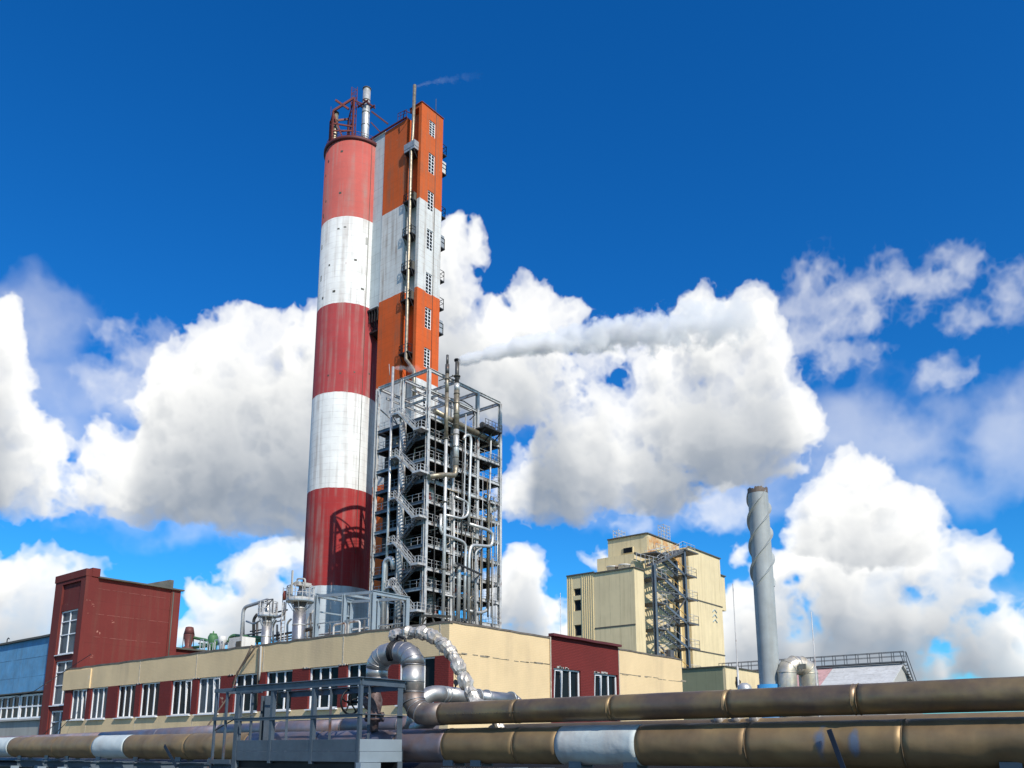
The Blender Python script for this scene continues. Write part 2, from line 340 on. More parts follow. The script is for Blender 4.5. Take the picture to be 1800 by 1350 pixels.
def mm():
    W=(.74,.75,.74)
    M_.update(
    ground=mat('asphalt',(.06,.06,.058),.95,c2=(.09,.085,.07),scale=.05,bump=.4),
    silo=mat('painted_concrete_shell',(.5,.3,.3),.85,bands=[(999,(.43,.090,.072,1)),(102.9,(.64,.64,.615,1)),(84.5,(.31,.038,.040,1)),(66.4,(.66,.66,.635,1)),(47.9,(.31,.024,.024,1)),(29.9,(.60,.64,.66,1))],var=.12,scale=.22,bump=.6,bscale=3,streak=.75,sscale=(1.1,.04),streakc=(.27,.22,.19),patch=((.34,.22,.20),.45,.72),lines=(1.25,0,.09,.14),linec=.3),
    rim=mat('dark_red_steel',(.10,.02,.02),.6,var=.2),
    orange=mat('painted_orange_white_brickwork',(.7,.2,.05),.8,bands=[(999,(.54,.095,.014,1)),(103.2,(.62,.62,.60,1)),(84.7,(.60,.098,.014,1)),(66.9,(.64,.64,.62,1)),(48,(.72,.13,.014,1)),(29,(.7,.7,.68,1))],var=.10,scale=.3,bump=.5,bscale=4,streak=.75,sscale=(1.3,.06),streakc=(.20,.12,.07),patch=((.42,.33,.26),.8,.72),lines=(1.2,3.1,.07,.05),linec=.45),
    panel=mat('grey_white_panel_cladding',(.50,.55,.56),.7,var=.08,scale=.3,lines=(1.8,1.1,.09,.02),linec=.5,streak=.2),
    dark=mat('dark_steel',(.03,.03,.032),.6,.2,var=.3,scale=1),
    redsteel=mat('red_oxide_steel',(.16,.030,.022),.6,var=.3,scale=1.5,rust=.3),
    silver=mat('aluminium_cladding',(.60,.59,.56),.42,.6,var=.18,scale=.8,bump=.15,bscale=2,streak=.2,streakc=(.2,.15,.1)),
    silverdull=mat('weathered_aluminium_cladding',(.36,.32,.25),.45,.65,c2=(.28,.23,.16),var=.25,scale=1.2,streak=.5,streakc=(.12,.08,.05)),
    galv=mat('pale_grey_painted_steel',(.54,.54,.53),.55,.2,var=.22,scale=1.0,rust=.6,streak=.6),
    galvd=mat('grey_steel_grating',(.12,.125,.13),.6,.3,var=.25,scale=1.5,rust=.2),
    deck=mat('shade_black_steel',(.022,.022,.023),.8,var=.4,scale=.8),  # near-black: shade under and between the floors is put into the colour
    pipegrey=mat('grey_pipe_cladding',(.42,.43,.43),.45,.45,var=.2,scale=1.2,streak=.4),
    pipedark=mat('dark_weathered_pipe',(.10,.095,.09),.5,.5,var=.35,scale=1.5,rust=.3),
    beige=mat('painted_beige_brick',(.74,.555,.315),.9,brick=(.26,.075,.10),var=.10,scale=.35,bump=.25,bscale=6,streak=.5,sscale=(.7,.12),streakc=(.34,.27,.19),patch=((.72,.60,.42),1.3,.70)),
    redbrick=mat('painted_red_brick',(.165,.020,.017),.9,brick=(.26,.075,.4),var=.12,scale=.5,bump=.8,bscale=10,patch=((.5,.38,.28),1.1,.715)),
    redrender=mat('painted_red_panel_wall',(.135,.021,.018),.9,var=.14,scale=.25,bump=.4,bscale=3,lines=(2.9,0,.05,.02),linec=.2,patch=((.42,.20,.15),1.6,.70),streak=.3),
    white=mat('white_window_frame',(.78,.79,.80),.45,var=.05),
    glass=glassmat('dark_window_glass',(.012,.014,.017)), glassc=glassmat('curtained_window_glass',(.075,.095,.11),.15),
    felt=mat('roofing_felt_edge',(.14,.12,.10),.9,var=.35,scale=2,bump=.5),
    blue=mat('faded_blue_paint',(.11,.31,.52),.85,var=.2,scale=.8,bump=.3,bscale=6,c2=(.12,.29,.46),lines=(1.37,6,.05,.03),linec=1.0,streak=.2),
    greywall=mat('pale_grey_plinth',(.36,.36,.33),.9,var=.1,scale=.4,streak=.2),
    yel=mat('yellow_sheet_cladding',(.72,.585,.345),.6,var=.07,scale=.4,lines=(0,1.5,.06,.0),linec=.5,streak=.35,streakc=(.3,.22,.1)),
    yelc=mat('yellow_corrugated_cladding',(.74,.60,.345),.55,var=.06,scale=.4,streak=.25,streakc=(.3,.22,.1)),
    yelr=mat('rusting_yellow_cladding',(.66,.58,.36),.6,var=.1,scale=.5,c2=(.60,.30,.10),lines=(0,1.0,.08,0),rust=.6,streak=.8,streakc=(.40,.12,.03)),
    olive=mat('olive_sheet_cladding',(.22,.23,.14),.7,var=.06,lines=(0,1.2,.05,0),linec=.4,streak=.2),
    trim=mat('dark_flashing',(.09,.085,.07),.7,var=.2),
    bsteel=mat('blue_grey_steel',(.12,.15,.18),.45,.3,var=.2,scale=1.2,rust=.12),
    bsteel2=mat('pale_blue_grey_steel',(.26,.32,.365),.5,.2,var=.12,scale=1,rust=.15,streak=.2),
    ochre=mat('ochre_handrail',(.5,.30,.06),.6),
    chim=mat('grey_painted_stack',(.36,.385,.38),.6,.1,var=.12,scale=.8,streak=.35,bump=.1,bscale=3),
    soot=mat('sooty_steel',(.17,.13,.105),.7,.2,var=.4,scale=3,rust=.5),
    cyan=mat('bright_blue_paint',(.05,.25,.5),.5),
    gold=mat('golden_duct_cladding',(.66,.57,.42),.42,.5,var=.2,scale=1.3,c2=(.50,.46,.40),streak=.4,streakc=(.2,.13,.07)),
    slate=mat('pale_sheet_roof',(.55,.55,.54),.75,var=.12,scale=.5,streak=.3,lines=(.55,0,.06,.03),linec=.4),
    pink=mat('faded_pink_roof_paint',(.55,.33,.32),.75,var=.12,scale=.5,streak=.5,lines=(.55,0,.06,.03),linec=.4),
    conc=mat('bare_concrete',(.40,.39,.36),.9,var=.12,scale=.7,bump=.3),
    concd=mat('dark_weathered_concrete',(.10,.10,.09),.9,var=.3,scale=2,bump=.4),
    green=mat('green_pipe_paint',(.075,.19,.075),.5,.1,var=.2,scale=1.5,streak=.3),
    brownvent=mat('oxide_brown_paint',(.13,.040,.032),.6,.1,var=.25,scale=2,rust=.3),
    box=mat('white_equipment_paint',(.62,.62,.60),.6,var=.1,streak=.3),
    brown=mat('brown_weathered_pipe_cladding',(.33,.225,.11),.55,.5,c2=(.27,.18,.095),var=.14,scale=1.6,bump=.22,bscale=4,streak=.35,streakc=(.06,.04,.03)),
    brown2=mat('olive_brown_pipe_cladding',(.34,.235,.115),.44,.65,c2=(.20,.14,.10),var=.18,scale=1.4,bump=.22,bscale=4,streak=.3,streakc=(.07,.05,.04)),
    purple=mat('mauve_grey_pipe_cladding',(.26,.185,.175),.45,.6,c2=(.21,.20,.235),var=.2,scale=2.2,bump=.22,bscale=5),
    wband=mat('white_painted_pipe_band',(.50,.55,.54),.65,.05,var=.12,scale=2,streak=.45,streakc=(.25,.15,.12),bump=.3,bscale=12),
    seam=mat('bright_seam_strip',(.30,.21,.10),.5,.6,var=.2,scale=3),
    inox=mat('stainless_cladding',(.47,.45,.42),.44,.8,var=.15,scale=3,bump=.15,bscale=4,c2=(.48,.45,.42)),
    inoxd=mat('dull_stainless_cladding',(.34,.325,.32),.4,.8,var=.2,scale=3,bump=.15,bscale=4),
    foil=mat('crumpled_foil_wrap',(.62,.57,.50),.45,.5,var=.22,scale=8,bump=.8,bscale=9,c2=(.50,.44,.37)),
    valve=mat('rusty_cast_iron',(.10,.065,.06),.65,.3,c2=(.20,.15,.15),var=.4,scale=8,bump=.5,bscale=40),
    ring=mat('dull_seam_band',(.15,.105,.06),.9,.0,var=.3,scale=6),
    elbowm=mat('brownish_stainless_elbow',(.27,.225,.19),.45,.7,c2=(.22,.17,.15),var=.2,scale=3),
    navy=mat('navy_steel_bar',(.010,.018,.035),.55,.2),
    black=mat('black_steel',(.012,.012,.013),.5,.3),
    cable=mat('cable_sheath',(.10,.075,.055),.7,var=.3,scale=6),
    pdeck=mat('blue_grey_enamel',(.075,.10,.128),.42,.2,var=.2,scale=3,bump=.1,bscale=30,rust=.08,streak=.2),
    )
mm()
G=M_
def tb(name,pts,r,mt,parent=None,n=10,fl=None,jit=0):
    p=fillet(pts,fl) if fl else pts
    return MB().tube(p,r,n,jit=jit).build(name,mt,parent)
def railing(mb,p,q,h=1.1,posts=None,t=.045,toe=False):
    p,q=Vector(p),Vector(q); L_=(q-p).length; n=posts or max(1,round(L_/1.3)); Z=Vector((0,0,1))
    mb.beam(p+Z*h,q+Z*h,t,t); mb.beam(p+Z*h*.55,q+Z*h*.55,t*.8,t*.8)
    if toe: mb.beam(p+Z*.09,q+Z*.09,.02,.16)
    for i in range(n+1): a=p.lerp(q,i/n); mb.beam(a,a+Z*h,t,t)
def window(parent,ax,pl,a0,a1,z0,z1,nv=3,nh=1,fr=.07,deep=.14,gl='glass',sill=True,mats='white',hrows=None,tilt=False):
    def bx(mb,b0,b1,c0,c1,d0,d1):
        if ax=='X': mb.box(pl+d0,pl+d1,b0,b1,c0,c1)
        else: mb.box(b0,b1,pl+d0,pl+d1,c0,c1)
    g=MB(); bx(g,a0+fr*.5,a1-fr*.5,z0+fr*.5,z1-fr*.5,deep+.03,deep+.05); w=g.build('window',G[gl],parent)
    f=MB()
    bx(f,a0,a1,z0,z0+fr,deep-.04,deep+.02); bx(f,a0,a1,z1-fr,z1,deep-.04,deep+.02)
    for i in range(nv+1):
        c=a0+fr/2+(a1-a0-fr)*i/nv; bx(f,c-fr/2,c+fr/2,z0+fr,z1-fr,deep-.038,deep+.02)
    rows=hrows or [z0+(z1-z0)*i/nh for i in range(1,nh)]
    for z in rows:
        for i in range(nv):
            c0=a0+fr/2+(a1-a0-fr)*i/nv+fr/2; c1=a0+fr/2+(a1-a0-fr)*(i+1)/nv-fr/2; bx(f,c0,c1,z-fr*.35,z+fr*.35,deep-.036,deep+.018)
    if tilt:
        c0=a0+fr+.04; c1=a0+fr/2+(a1-a0-fr)/nv-fr*.9
        if ax=='X':
            for c in(c0,c1): f.beam((pl+deep-.05,c,z0+fr),(pl+deep-.13,c,z1-fr-.05),.03,.035)
            f.beam((pl+deep-.13,c0,z1-fr-.05),(pl+deep-.13,c1,z1-fr-.05),.035,.03)
        else:
            for c in(c0,c1): f.beam((c,pl+deep-.05,z0+fr),(c,pl+deep-.13,z1-fr-.05),.03,.035)
            f.beam((c0,pl+deep-.13,z1-fr-.05),(c1,pl+deep-.13,z1-fr-.05),.035,.03)
    f.build('frame',G[mats],w)
    if sill:
        s_=MB(); bx(s_,a0-.04,a1+.04,z0-.06,z0-.005,-.13,deep-.045); s_.build('sill',G['white'],w)
    return w
def wall_x(mb,X,t,y0,y1,z0,z1,holes):      # wall facing -X with openings (y0,y1,z0,z1)
    hs_=sorted(holes); y=y0
    for a,b,c,d in hs_:
        if a>y: mb.box(X,X+t,y,a,z0,z1)
        if c>z0: mb.box(X,X+t,a,b,z0,c)
        if d<z1: mb.box(X,X+t,a,b,d,z1)
        y=b
    if y<y1: mb.box(X,X+t,y,y1,z0,z1)
def wall_y(mb,Y,t,x0,x1,z0,z1,holes):
    hs_=sorted(holes); x=x0
    for a,b,c,d in hs_:
        if a>x: mb.box(x,a,Y,Y+t,z0,z1)
        if c>z0: mb.box(a,b,Y,Y+t,z0,c)
        if d<z1: mb.box(a,b,Y,Y+t,d,z1)
        x=b
    if x<x1: mb.box(x,x1,Y,Y+t,z0,z1)
def edge(mb,p,q,w,h,seg=1.0,j=.02):        # slightly wavy coping / flashing
    p,q=Vector(p),Vector(q); n=max(2,int((q-p).length/seg)); pts=[p.lerp(q,i/n)+Vector((0,0,rnd.uniform(-j,j))) for i in range(n+1)]
    for a,b in zip(pts,pts[1:]): mb.beam(a,b,w,h)
# ------------------------------------------------------------------ ground
g=MB(); g.box(-400,900,-500,900,-.5,0); tag(g.build('ground',G['ground']),'grey asphalt works yard','ground',kind='structure')
# ------------------------------------------------------------------ long beige building
b=thing('brick_building','long low building of beige painted brick with red piers between its white windows','building',(34.8,40.5,0))
J=[24,30,36,42,48,54]; wins=[(j+.28,j+2.38) for j in J]+[(j-2.38,j-.28) for j in J[1:]]
wins.sort(); Z0,Z1=3.5,5.4
mb=MB(); wall_x(mb,25,.3,23.5,57.3,0,Z0,[]); wall_x(mb,25,.3,23.5,57.6,Z1,6.72,[]); wall_x(mb,24.92,.08,53.9,57.6,Z1,6.6,[])
wall_y(mb,23.5,.3,25.3,31.85,0,6.72,[]); wall_y(mb,23.5,.3,37.7,44.6,0,6.72,[])
mb.box(25.3,44.5,23.8,57.2,6.1,6.35); mb.box(44.3,44.6,23.8,57.3,0,6.6); mb.box(25.3,44.3,57,57.3,0,6.6)
mb.build('wall',G['beige'],b)
mb=MB(); ys=[23.5]+[v for w_ in wins for v in w_]+[57.3]
for i in range(0,len(ys),2):
    mb.box(25.0,25.3,ys[i],ys[i+1],Z0,Z1)
mb.split('red_pier',G['redbrick'],b)
mb=MB(); mb.box(25.0,25.06,23.505,23.52,0,.1)
mb=MB(); wr=[(32.05,34.26,Z0,5.4),(35.4,37.6,Z0,5.4)]; wall_y(mb,23.47,.3,31.85,37.7,0,6.86,wr); p=mb.build('red_wall_panel',G['redbrick'],b)
mb=MB(); edge(mb,(31.8,23.42,6.92),(37.75,23.42,6.92),.3,.12); mb.build('coping',G['rim'],b)
for i,(a,c) in enumerate(wins): window(b,'X',25,a,c,Z0,Z1,3,gl='glassc' if i in(5,9,10) else 'glass',tilt=i in(10,5,6))
for a,c,_,_ in wr: window(b,'Y',23.47,a,c,Z0,5.4,3,tilt=True)
mb=MB(); edge(mb,(25.08,23.45,6.76),(25.08,57.6,6.76),.2,.09,.7,.03); edge(mb,(25.2,23.56,6.765),(31.8,23.56,6.765),.18,.08,.7,.02); edge(mb,(37.7,23.56,6.765),(44.7,23.56,6.765),.18,.08,.7,.02)
mb.split('roof_edge',G['felt'],b)
mb=MB()   # crumbling mortar joints between wall panels
for j in J:
    for k in range(14):
        z=Z1+.05+k*.095; mb.box(24.99-rnd.uniform(0,.006),25.02,j-.02+rnd.uniform(-.02,.0),j+.03+rnd.uniform(-.01,.02),z,z+.099)
    for k in range(30):
        z=2.0+k*.05; mb.box(24.99-rnd.uniform(0,.004),25.02,j-.01,j+.03,z,z+.052)
for x in (31.8,37.72):
    for k in range(40): z=3+k*.095; mb.box(x-.03,x+.03,23.44-rnd.uniform(0,.005),23.46,z,z+.098)
mb.split('mortar_joint',mat('pale_crumbled_mortar',(.5,.44,.34),.95,var=.3,scale=5),b,.6)
mb=MB(); z=5.46
x=25.3
while x<44.5:
    if not 31.8<x<37.7:
        l=rnd.uniform(.2,.7); zz=5.5+rnd.uniform(-.03,.03); mb.box(x,x+l,23.485,23.51,zz,zz+rnd.choice((.02,.03,.07)))
    x+=rnd.uniform(.25,.7)
mb.split('wall_crack',mat('grey_crack_filler',(.27,.23,.17),.95,var=.4,scale=4),b)
# broken white plaster along the window heads
mb=MB()
for a,c in wins:
    if rnd.random()<.55:
        for k in range(7): y=c+rnd.uniform(-.1,.5); mb.box(24.97,25.01,y,y+rnd.uniform(.05,.15),Z1-.03,Z1+rnd.uniform(.0,.05))
for a,c,_,_ in wr:
    for k in range(9): x=a+rnd.uniform(-.1,1.2); mb.box(x,x+rnd.uniform(.08,.2),23.44,23.475,Z1-.0,Z1+rnd.uniform(.04,.11))
mb.split('chipped_plaster',G['conc'],b,.7)
# cable runs from the roof
def cab(name,pts,r,label,m='cable'):
    o=tb(name,pts,r,G[m],n=6); tag(o,label,'cable'); return o
cab('wall_cable',[P(443,1134,X=24.85),P(432,1158,X=24.8),P(418,1182,X=24.75),P(409,1203,X=24.6)],.05,'thick brown cable slanting from the beige roof edge down to the fifth window head')
cab('wall_cable',[P(452,1133,X=24.8),P(440,1150,X=24.8),P(417,1182,X=24.75),P(408,1215,X=24.4),P(375,1262,X=22.5),P(355,1290,X=21.5)],.04,'brown cable slanting from the roof edge past the sixth window to the pipes')
cab('wall_cable',[P(456,1132,X=24.9),P(453,1180,X=24.9),P(452,1240,X=24.9)],.03,'thin cable hanging straight down beside the panel joint')
cab('drain_pipe',[P(459,1136,X=24.93),P(457,1180,X=24.93),P(455,1196,X=24.93)],.05,'short ivory downpipe on the beige band of the long building','conc')
o=WL; 
# ------------------------------------------------------------------ tall red stair block
r=thing('stair_block','tall dark red rendered block with a tall stairwell window strip','building',(29.4,60.6,0))
hw=[(59.0,61.2,10.98,11.0)]
sw=[(59.15,61.75,8.05,11.1),(59.05,61.7,4.6,7.6),(59.0,61.6,2.2,4.25)]
mb=MB()
y0,y1=58.3,62.95
mb.box(26,26.4,y0,59.0,0,13.25); mb.box(26,26.4,61.8,y1,0,13.25)
zz=0
for a,c,z0,z1 in sorted(sw,key=lambda s:s[2]): mb.box(26.08,26.4,59.0,61.8,zz,z0); zz=z1
mb.box(26.08,26.4,59.0,61.8,zz,11.6); mb.box(26.14,26.4,59.0,61.8,11.6,13.0); mb.box(26,26.4,59.0,61.8,13.0,13.25)
for a,c,z0,z1 in sw: mb.box(26.08,26.4,59.0,a,z0,z1); mb.box(26.08,26.4,c,61.8,z0,z1)
mb.box(26.4,32.9,58.3,58.7,0,13.2); mb.box(26.4,32.9,62.5,62.95,0,13.1); mb.box(32.5,32.9,58.7,62.5,0,13.1)
mb.box(32.2,32.92,58.22,58.3,0,13.2)
mb.prism([(25.95,58.28,13.25),(25.95,58.28,13.75),(25.95,63,13.75),(25.95,63,13.25)],(.4,0,0))
mb.build('wall',G['redrender'],r)
mb=MB(); mb.box(26.35,26.9,58.25,58.9,13.25,13.85); mb.build('parapet_stub',G['redrender'],r)
mb=MB(); mb.prism([(30.2,58.6,13.3),(32.5,58.6,13.3),(32.5,58.6,13.95),(32.2,58.6,13.95)],(0,.35,0)); mb.build('concrete_upstand',G['concd'],r)
mb=MB()
for z in(12.45,10.7,9.15):
    x=26.9
    while x<31.8:
        l=rnd.uniform(.3,1.1); mb.box(x,x+l,58.29-rnd.uniform(0,.004),58.31,z+rnd.uniform(-.015,.015),z+.035); x+=l+rnd.uniform(-.02,.25)
mb.build('render_seams',mat('pale_seam_plaster',(.21,.065,.055),.9,var=.4,scale=3),r)
MB().tube([(32.35,58.2,13.0),(32.35,58.2,6)],.05,8).build('downpipe',G['trim'],r)
mb=MB(); edge(mb,(26.8,58.2,13.24),(33.1,58.2,13.2),.35,.1,1.2,.015); mb.split('roof_edge',G['trim'],r)
for i,(a,c,z0,z1) in enumerate(sw):
    window(r,'X',26.08,a,c,z0,z1,2,hrows=([z1-.75,(z0+z1)/2-.15] if i<2 else [z1-.75]),fr=.1,deep=.12,gl='glassc')
# ------------------------------------------------------------------ blue hall
b=thing('blue_hall','long hall with faded blue upper wall and a band of white framed windows','building',(36,80,0))
mb=MB(); mb.box(26.5,46,63,99,5.75,9.6); mb.build('blue_wall',G['blue'],b)
mb=MB(); mb.box(26.5,46,63,99,0,3.75); mb.build('plinth_wall',G['greywall'],b)
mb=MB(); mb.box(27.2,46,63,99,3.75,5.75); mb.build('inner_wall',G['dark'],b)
mb=MB(); edge(mb,(26.45,63,9.66),(26.45,99,9.66),.3,.14,2,.02); mb.split('roof_edge',G['trim'],b)
mb=MB(); edge(mb,(26.42,63,5.72),(26.42,99,5.72),.2,.08,2,.01); mb.build('lintel',G['trim'],b)
y=63.15
for i,wd in enumerate((5.2,5.6,5.6,5.6,5.6)):
    window(b,'X',26.5,y,y+wd-.15,3.85,5.62,5,2,fr=.14,deep=.2,gl='glass',sill=False); y+=wd
mb=MB(); mb.box(26.3,26.9,63,99,3.72,3.84); mb.build('sill_ledge',G['conc'],b)
tag(tb('roof_hook',[(27,73.0,9.7),(27,73.0,10.15),(27,72.8,10.25),(27,72.6,10.15)],.04,G['dark']),'small curved pipe end sticking up from the blue hall roof','pipe')
# ------------------------------------------------------------------ low red annex behind the beige roof
a=thing('red_annex','low red annex with black parapet behind the beige roof','building',(38.5,66,0))
MB().box(33,46,62,70,0,9.3).build('wall',G['redrender'],a); mb=MB(); edge(mb,(32.9,61.9,9.36),(38.5,61.9,9.36),.3,.14); mb.split('roof_edge',G['trim'],a)
l=thing('roof_ladder','black framed ladder over the low red annex parapet','ladder',(33.9,61.5,7))
mb=MB(); mb.beam((33.6,61.6,7.6),(33.6,61.6,10.7),.07,.07); mb.beam((34.2,61.6,7.6),(34.2,61.6,10.7),.07,.07); mb.beam((33.6,61.6,10.7),(34.2,61.6,10.7),.07,.07); mb.build('frame',G['trim'],l)
mb=MB(); [mb.beam((33.6,61.6,7.7+.3*i),(34.2,61.6,7.7+.3*i),.03,.03) for i in range(7)]; mb.build('rungs',G['trim'],l)
# ------------------------------------------------------------------ yellow clad plant building
b=thing('yellow_plant_building','tall stepped plant building clad in pale yellow sheet','building',(105,62,0))
mb=MB(); holes=[(61.45,62.55,15.9,17.35),(61.45,62.55,19.15,20.6),(61.45,62.55,21.15,22.1)]
zs=[0]; 
mb.box(90,90.4,59.35,61.45,0,23.85); mb.box(90,90.4,62.55,63.6,0,23.85); z=0
for _,_,c,d in holes: mb.box(90,90.4,61.45,62.55,z,c); z=d
mb.box(90,90.4,61.45,62.55,z,23.85); mb.box(90.4,97,59.35,63.6,0,23.8)
for i in range(13):
    y=59.5+i*.33
    if not 61.3<y<62.6: mb.box(89.93,90,y,y+.12,0,23.8)
mb.build('corrugated_wall',G['yelc'],b)
for h_ in holes: window(b,'X',90,*h_,1,1,fr=.12,deep=.25,gl='glass',sill=False,mats='trim')
mb=MB(); mb.box(90,92.3,53.4,59.35,0,23.7); mb.box(92.3,97,57.4,59.3,0,23.6); mb.build('wall',G['yel'],b)
mb=MB(); mb.box(89.95,90,53.4,59.35,16.55,16.72); mb.box(109.6,120.15,55.93,56,22.78,22.95); mb.box(109.6,120.15,55.93,56,15.4,15.56); mb.split('flashing_band',G['trim'],b)
mb=MB(); mb.box(97,110,57.5,63.4,0,27.4); mb.box(92.3,97,59.4,63.4,0,23.7); mb.build('wall',G['yel'],b)
mb=MB(); mb.box(100.5,109.6,57.45,63.8,27.4,30.8); mb.build('penthouse_wall',G['yel'],b)
mb=MB(); mb.box(100.6,109.55,57.36,57.45,27.9,30.7); mb.build('rusty_wall',G['yelr'],b)
mb=MB(); mb.box(100.38,100.5,59.6,61.3,28.4,29.3); mb.build('window_surround',G['yel'],b)
mb=MB(); mb.box(100.3,100.37,59.75,61.15,28.5,29.2); mb.build('window',G['glass'],b)
mb=MB(); mb.box(109.7,120.1,56,68,0,30.4); mb.build('wall',G['yel'],b)
mb=MB(); mb.box(120.1,121.9,56.2,62,22.5,27.9); mb.build('side_bay',G['yel'],b)
mb=MB()
for p,q in(((89.95,59.3,23.9),(89.95,63.6,23.9)),((89.95,53.35,23.75),(89.95,59.3,23.75)),((90,53.35,23.75),(92.4,53.35,23.75)),((100.4,57.4,30.85),(100.4,63.8,30.85)),((100.4,57.35,30.85),(109.6,57.35,30.85)),((109.6,55.95,30.45),(120.2,55.95,30.45)),((97,57.4,27.45),(100.4,57.4,27.45)),((120.1,56.1,27.95),(122,56.1,27.95))): mb.beam(p,q,.25,.16)
mb.split('roof_trim',G['trim'],b)
mb=MB()
for k in range(3):                                   # faded mark of stacked chevrons on the bright wall
    z=20.2+k*.75; mb.beam((116.6,55.97,z),(117.3,55.97,z+.45),.05,.2,(0,1,0)); mb.beam((117.3,55.97,z+.45),(118.0,55.97,z),.05,.2,(0,1,0))
mb.build('painted_mark',mat('faded_blue_mark',(.30,.42,.5),.8),b)
for k,(x,y) in enumerate(((92.0,57.8),(92.0,56.0))):
    v=MB().lathe((x,y,23.7),[(.72,0),(.72,.9),(.80,.9),(.80,1.05),(.6,1.1)],20).build('roof_vent',G['galv']); tag(v,('left' if k==0 else 'right')+' of the two squat grey round vents on the yellow roof','vent','round vents on the yellow roof')
for k,(x,y,lab) in enumerate(((101.5,62.6,'pale ladder cage on the left corner of the yellow penthouse roof'),(106.0,57.8,'tall pale ladder cage above the rusty wall of the yellow penthouse'))):
    t=thing('cage_ladder',lab,'ladder',(x,y,30.8)); h_=1.7 if k==0 else 2.6; mb=MB()
    for dx in(0,.9,1.8): mb.beam((x+dx,y,30.8),(x+dx,y,30.8+h_),.06,.06)
    for dx in(0,.9,1.8): mb.beam((x+dx,y+.9,30.8),(x+dx,y+.9,30.8+h_),.06,.06)
    mb.build('posts',G['galv'],t); mb=MB(); z=30.8+.5
    while z<=30.8+h_+.01: mb.beam((x,y,z),(x+1.8,y,z),.05,.05); mb.beam((x,y+.9,z),(x+1.8,y+.9,z),.05,.05); mb.beam((x,y,z),(x,y+.9,z),.05,.05); mb.beam((x+1.8,y,z),(x+1.8,y+.9,z),.05,.05); z+=.5
    mb.build('hoops',G['galv'],t)
# outdoor fire stair in the recess
s=thing('fire_stair_tower','dark grey open steel fire stair tower in the recess of the yellow building','stair tower',(101,55,0))
cx=[(96.3,54.4),(104.7,54.4),(96.3,57.2),(107.0,57.2)]
for x,y,z in((96.3,54.2,25.4),(97.0,57.2,25),(104.8,54.2,28.8),(107.3,56.8,28)): MB().ibeam((x,y,0),(x,y,z),.45,.45,.08).build('column',G['bsteel'],s)
lv=[11.6,15.1,18.5,21.9,25.2]
for i,z in enumerate(lv):
    mb=MB(); mb.box(104.6,107.6,53.8,56.6,z-.02,z+.12); mb.box(104.6,107.6,53.72,53.8,z-.1,z+.15)
    mb.build('landing',G['galvd'],s); mb=MB(); railing(mb,(104.8,53.8,z+.15),(107.6,53.8,z+.15)); railing(mb,(107.6,53.8,z+.15),(107.6,56.4,z+.15)); mb.build('railing',G['galv'],s)
    zl=z+1.75
    mb=MB(); mb.box(96.6,99,53.9,57,zl-.02,zl+.14); mb.build('landing',G['galvd'],s); mb=MB(); railing(mb,(96.6,53.9,zl+.1),(99,53.9,zl+.1)); mb.build('railing',G['galv'],s)
    for k,(a,c,yy) in enumerate((((104.7,z),(99,zl),54.1),((99,zl),(104.7,z+3.45),55.9))):
        mb=MB()
        for dy in(0,1.1): mb.beam((a[0],yy+dy,a[1]),(c[0],yy+dy,c[1]),.07,.32)
        for j in range(1,10): t_=j/10; x=a[0]+(c[0]-a[0])*t_; zt=a[1]+(c[1]-a[1])*t_; mb.box(x-.16,x+.16,yy,yy+1.1,zt,zt+.05)
        mb.build('stair_flight',G['bsteel'],s)
        mb=MB()
        for dy in(0,1.1): mb.beam((a[0],yy+dy,a[1]+1.0),(c[0],yy+dy,c[1]+1.0),.06,.06)
        mb.build('handrail',G['ochre'] if k==0 and i!=1 else G['galv'],s)
mb=MB(); 
for a,c in(((96.3,25.2),(104.8,21.9)),((96.3,15.1),(104.8,21.9)),((96.3,15.1),(104.8,11.0)),((96.3,18.6),(104.8,19.0)),((96.3,11),(104.8,11.3)),((96.3,21.8),(104.8,22.4)),((96.3,25.2),(104.8,28.5)),((96.3,8),(104.8,12))): mb.beam((a[0],54.15,a[1]),(c[0],54.15,c[1]),.16,.16)
mb.build('brace',G['galvd'],s)
mb=MB()
for i in range(5):
    for z in(13.3+i*2.7,14.2+i*2.7,15.1+i*2.7): mb.beam((94.2,56.3,z),(95.8,56.3,z),.05,.05)
for x in(94.2,95.0,95.8): mb.beam((x,56.3,12.5),(x,56.3,25),.05,.05)
mb.build('side_guard',G['yel'],s)
mb=MB(); railing(mb,(91,53.6,24.7),(97,54.0,25.2)); railing(mb,(97,54.0,25.4),(104.7,54.2,28.9)); railing(mb,(104.7,54.2,28.9),(108.3,54.2,28.9)); mb.build('top_rail',G['galv'],s)
mb=MB(); mb.box(104.5,108.4,53.7,57.5,28.7,28.85); mb.prism([(96.5,54,25.2),(104.6,54,28.6),(104.6,54,28.85),(96.5,54,25.45)],(0,1.4,0)); mb.build('top_landing',G['galvd'],s)
v=MB().box(98.1,99.1,53.2,53.8,12.2,14.2); v=v.build('cabinet',G['galvd']); tag(v,'small dark cabinet standing at the foot of the fire stair','cabinet')
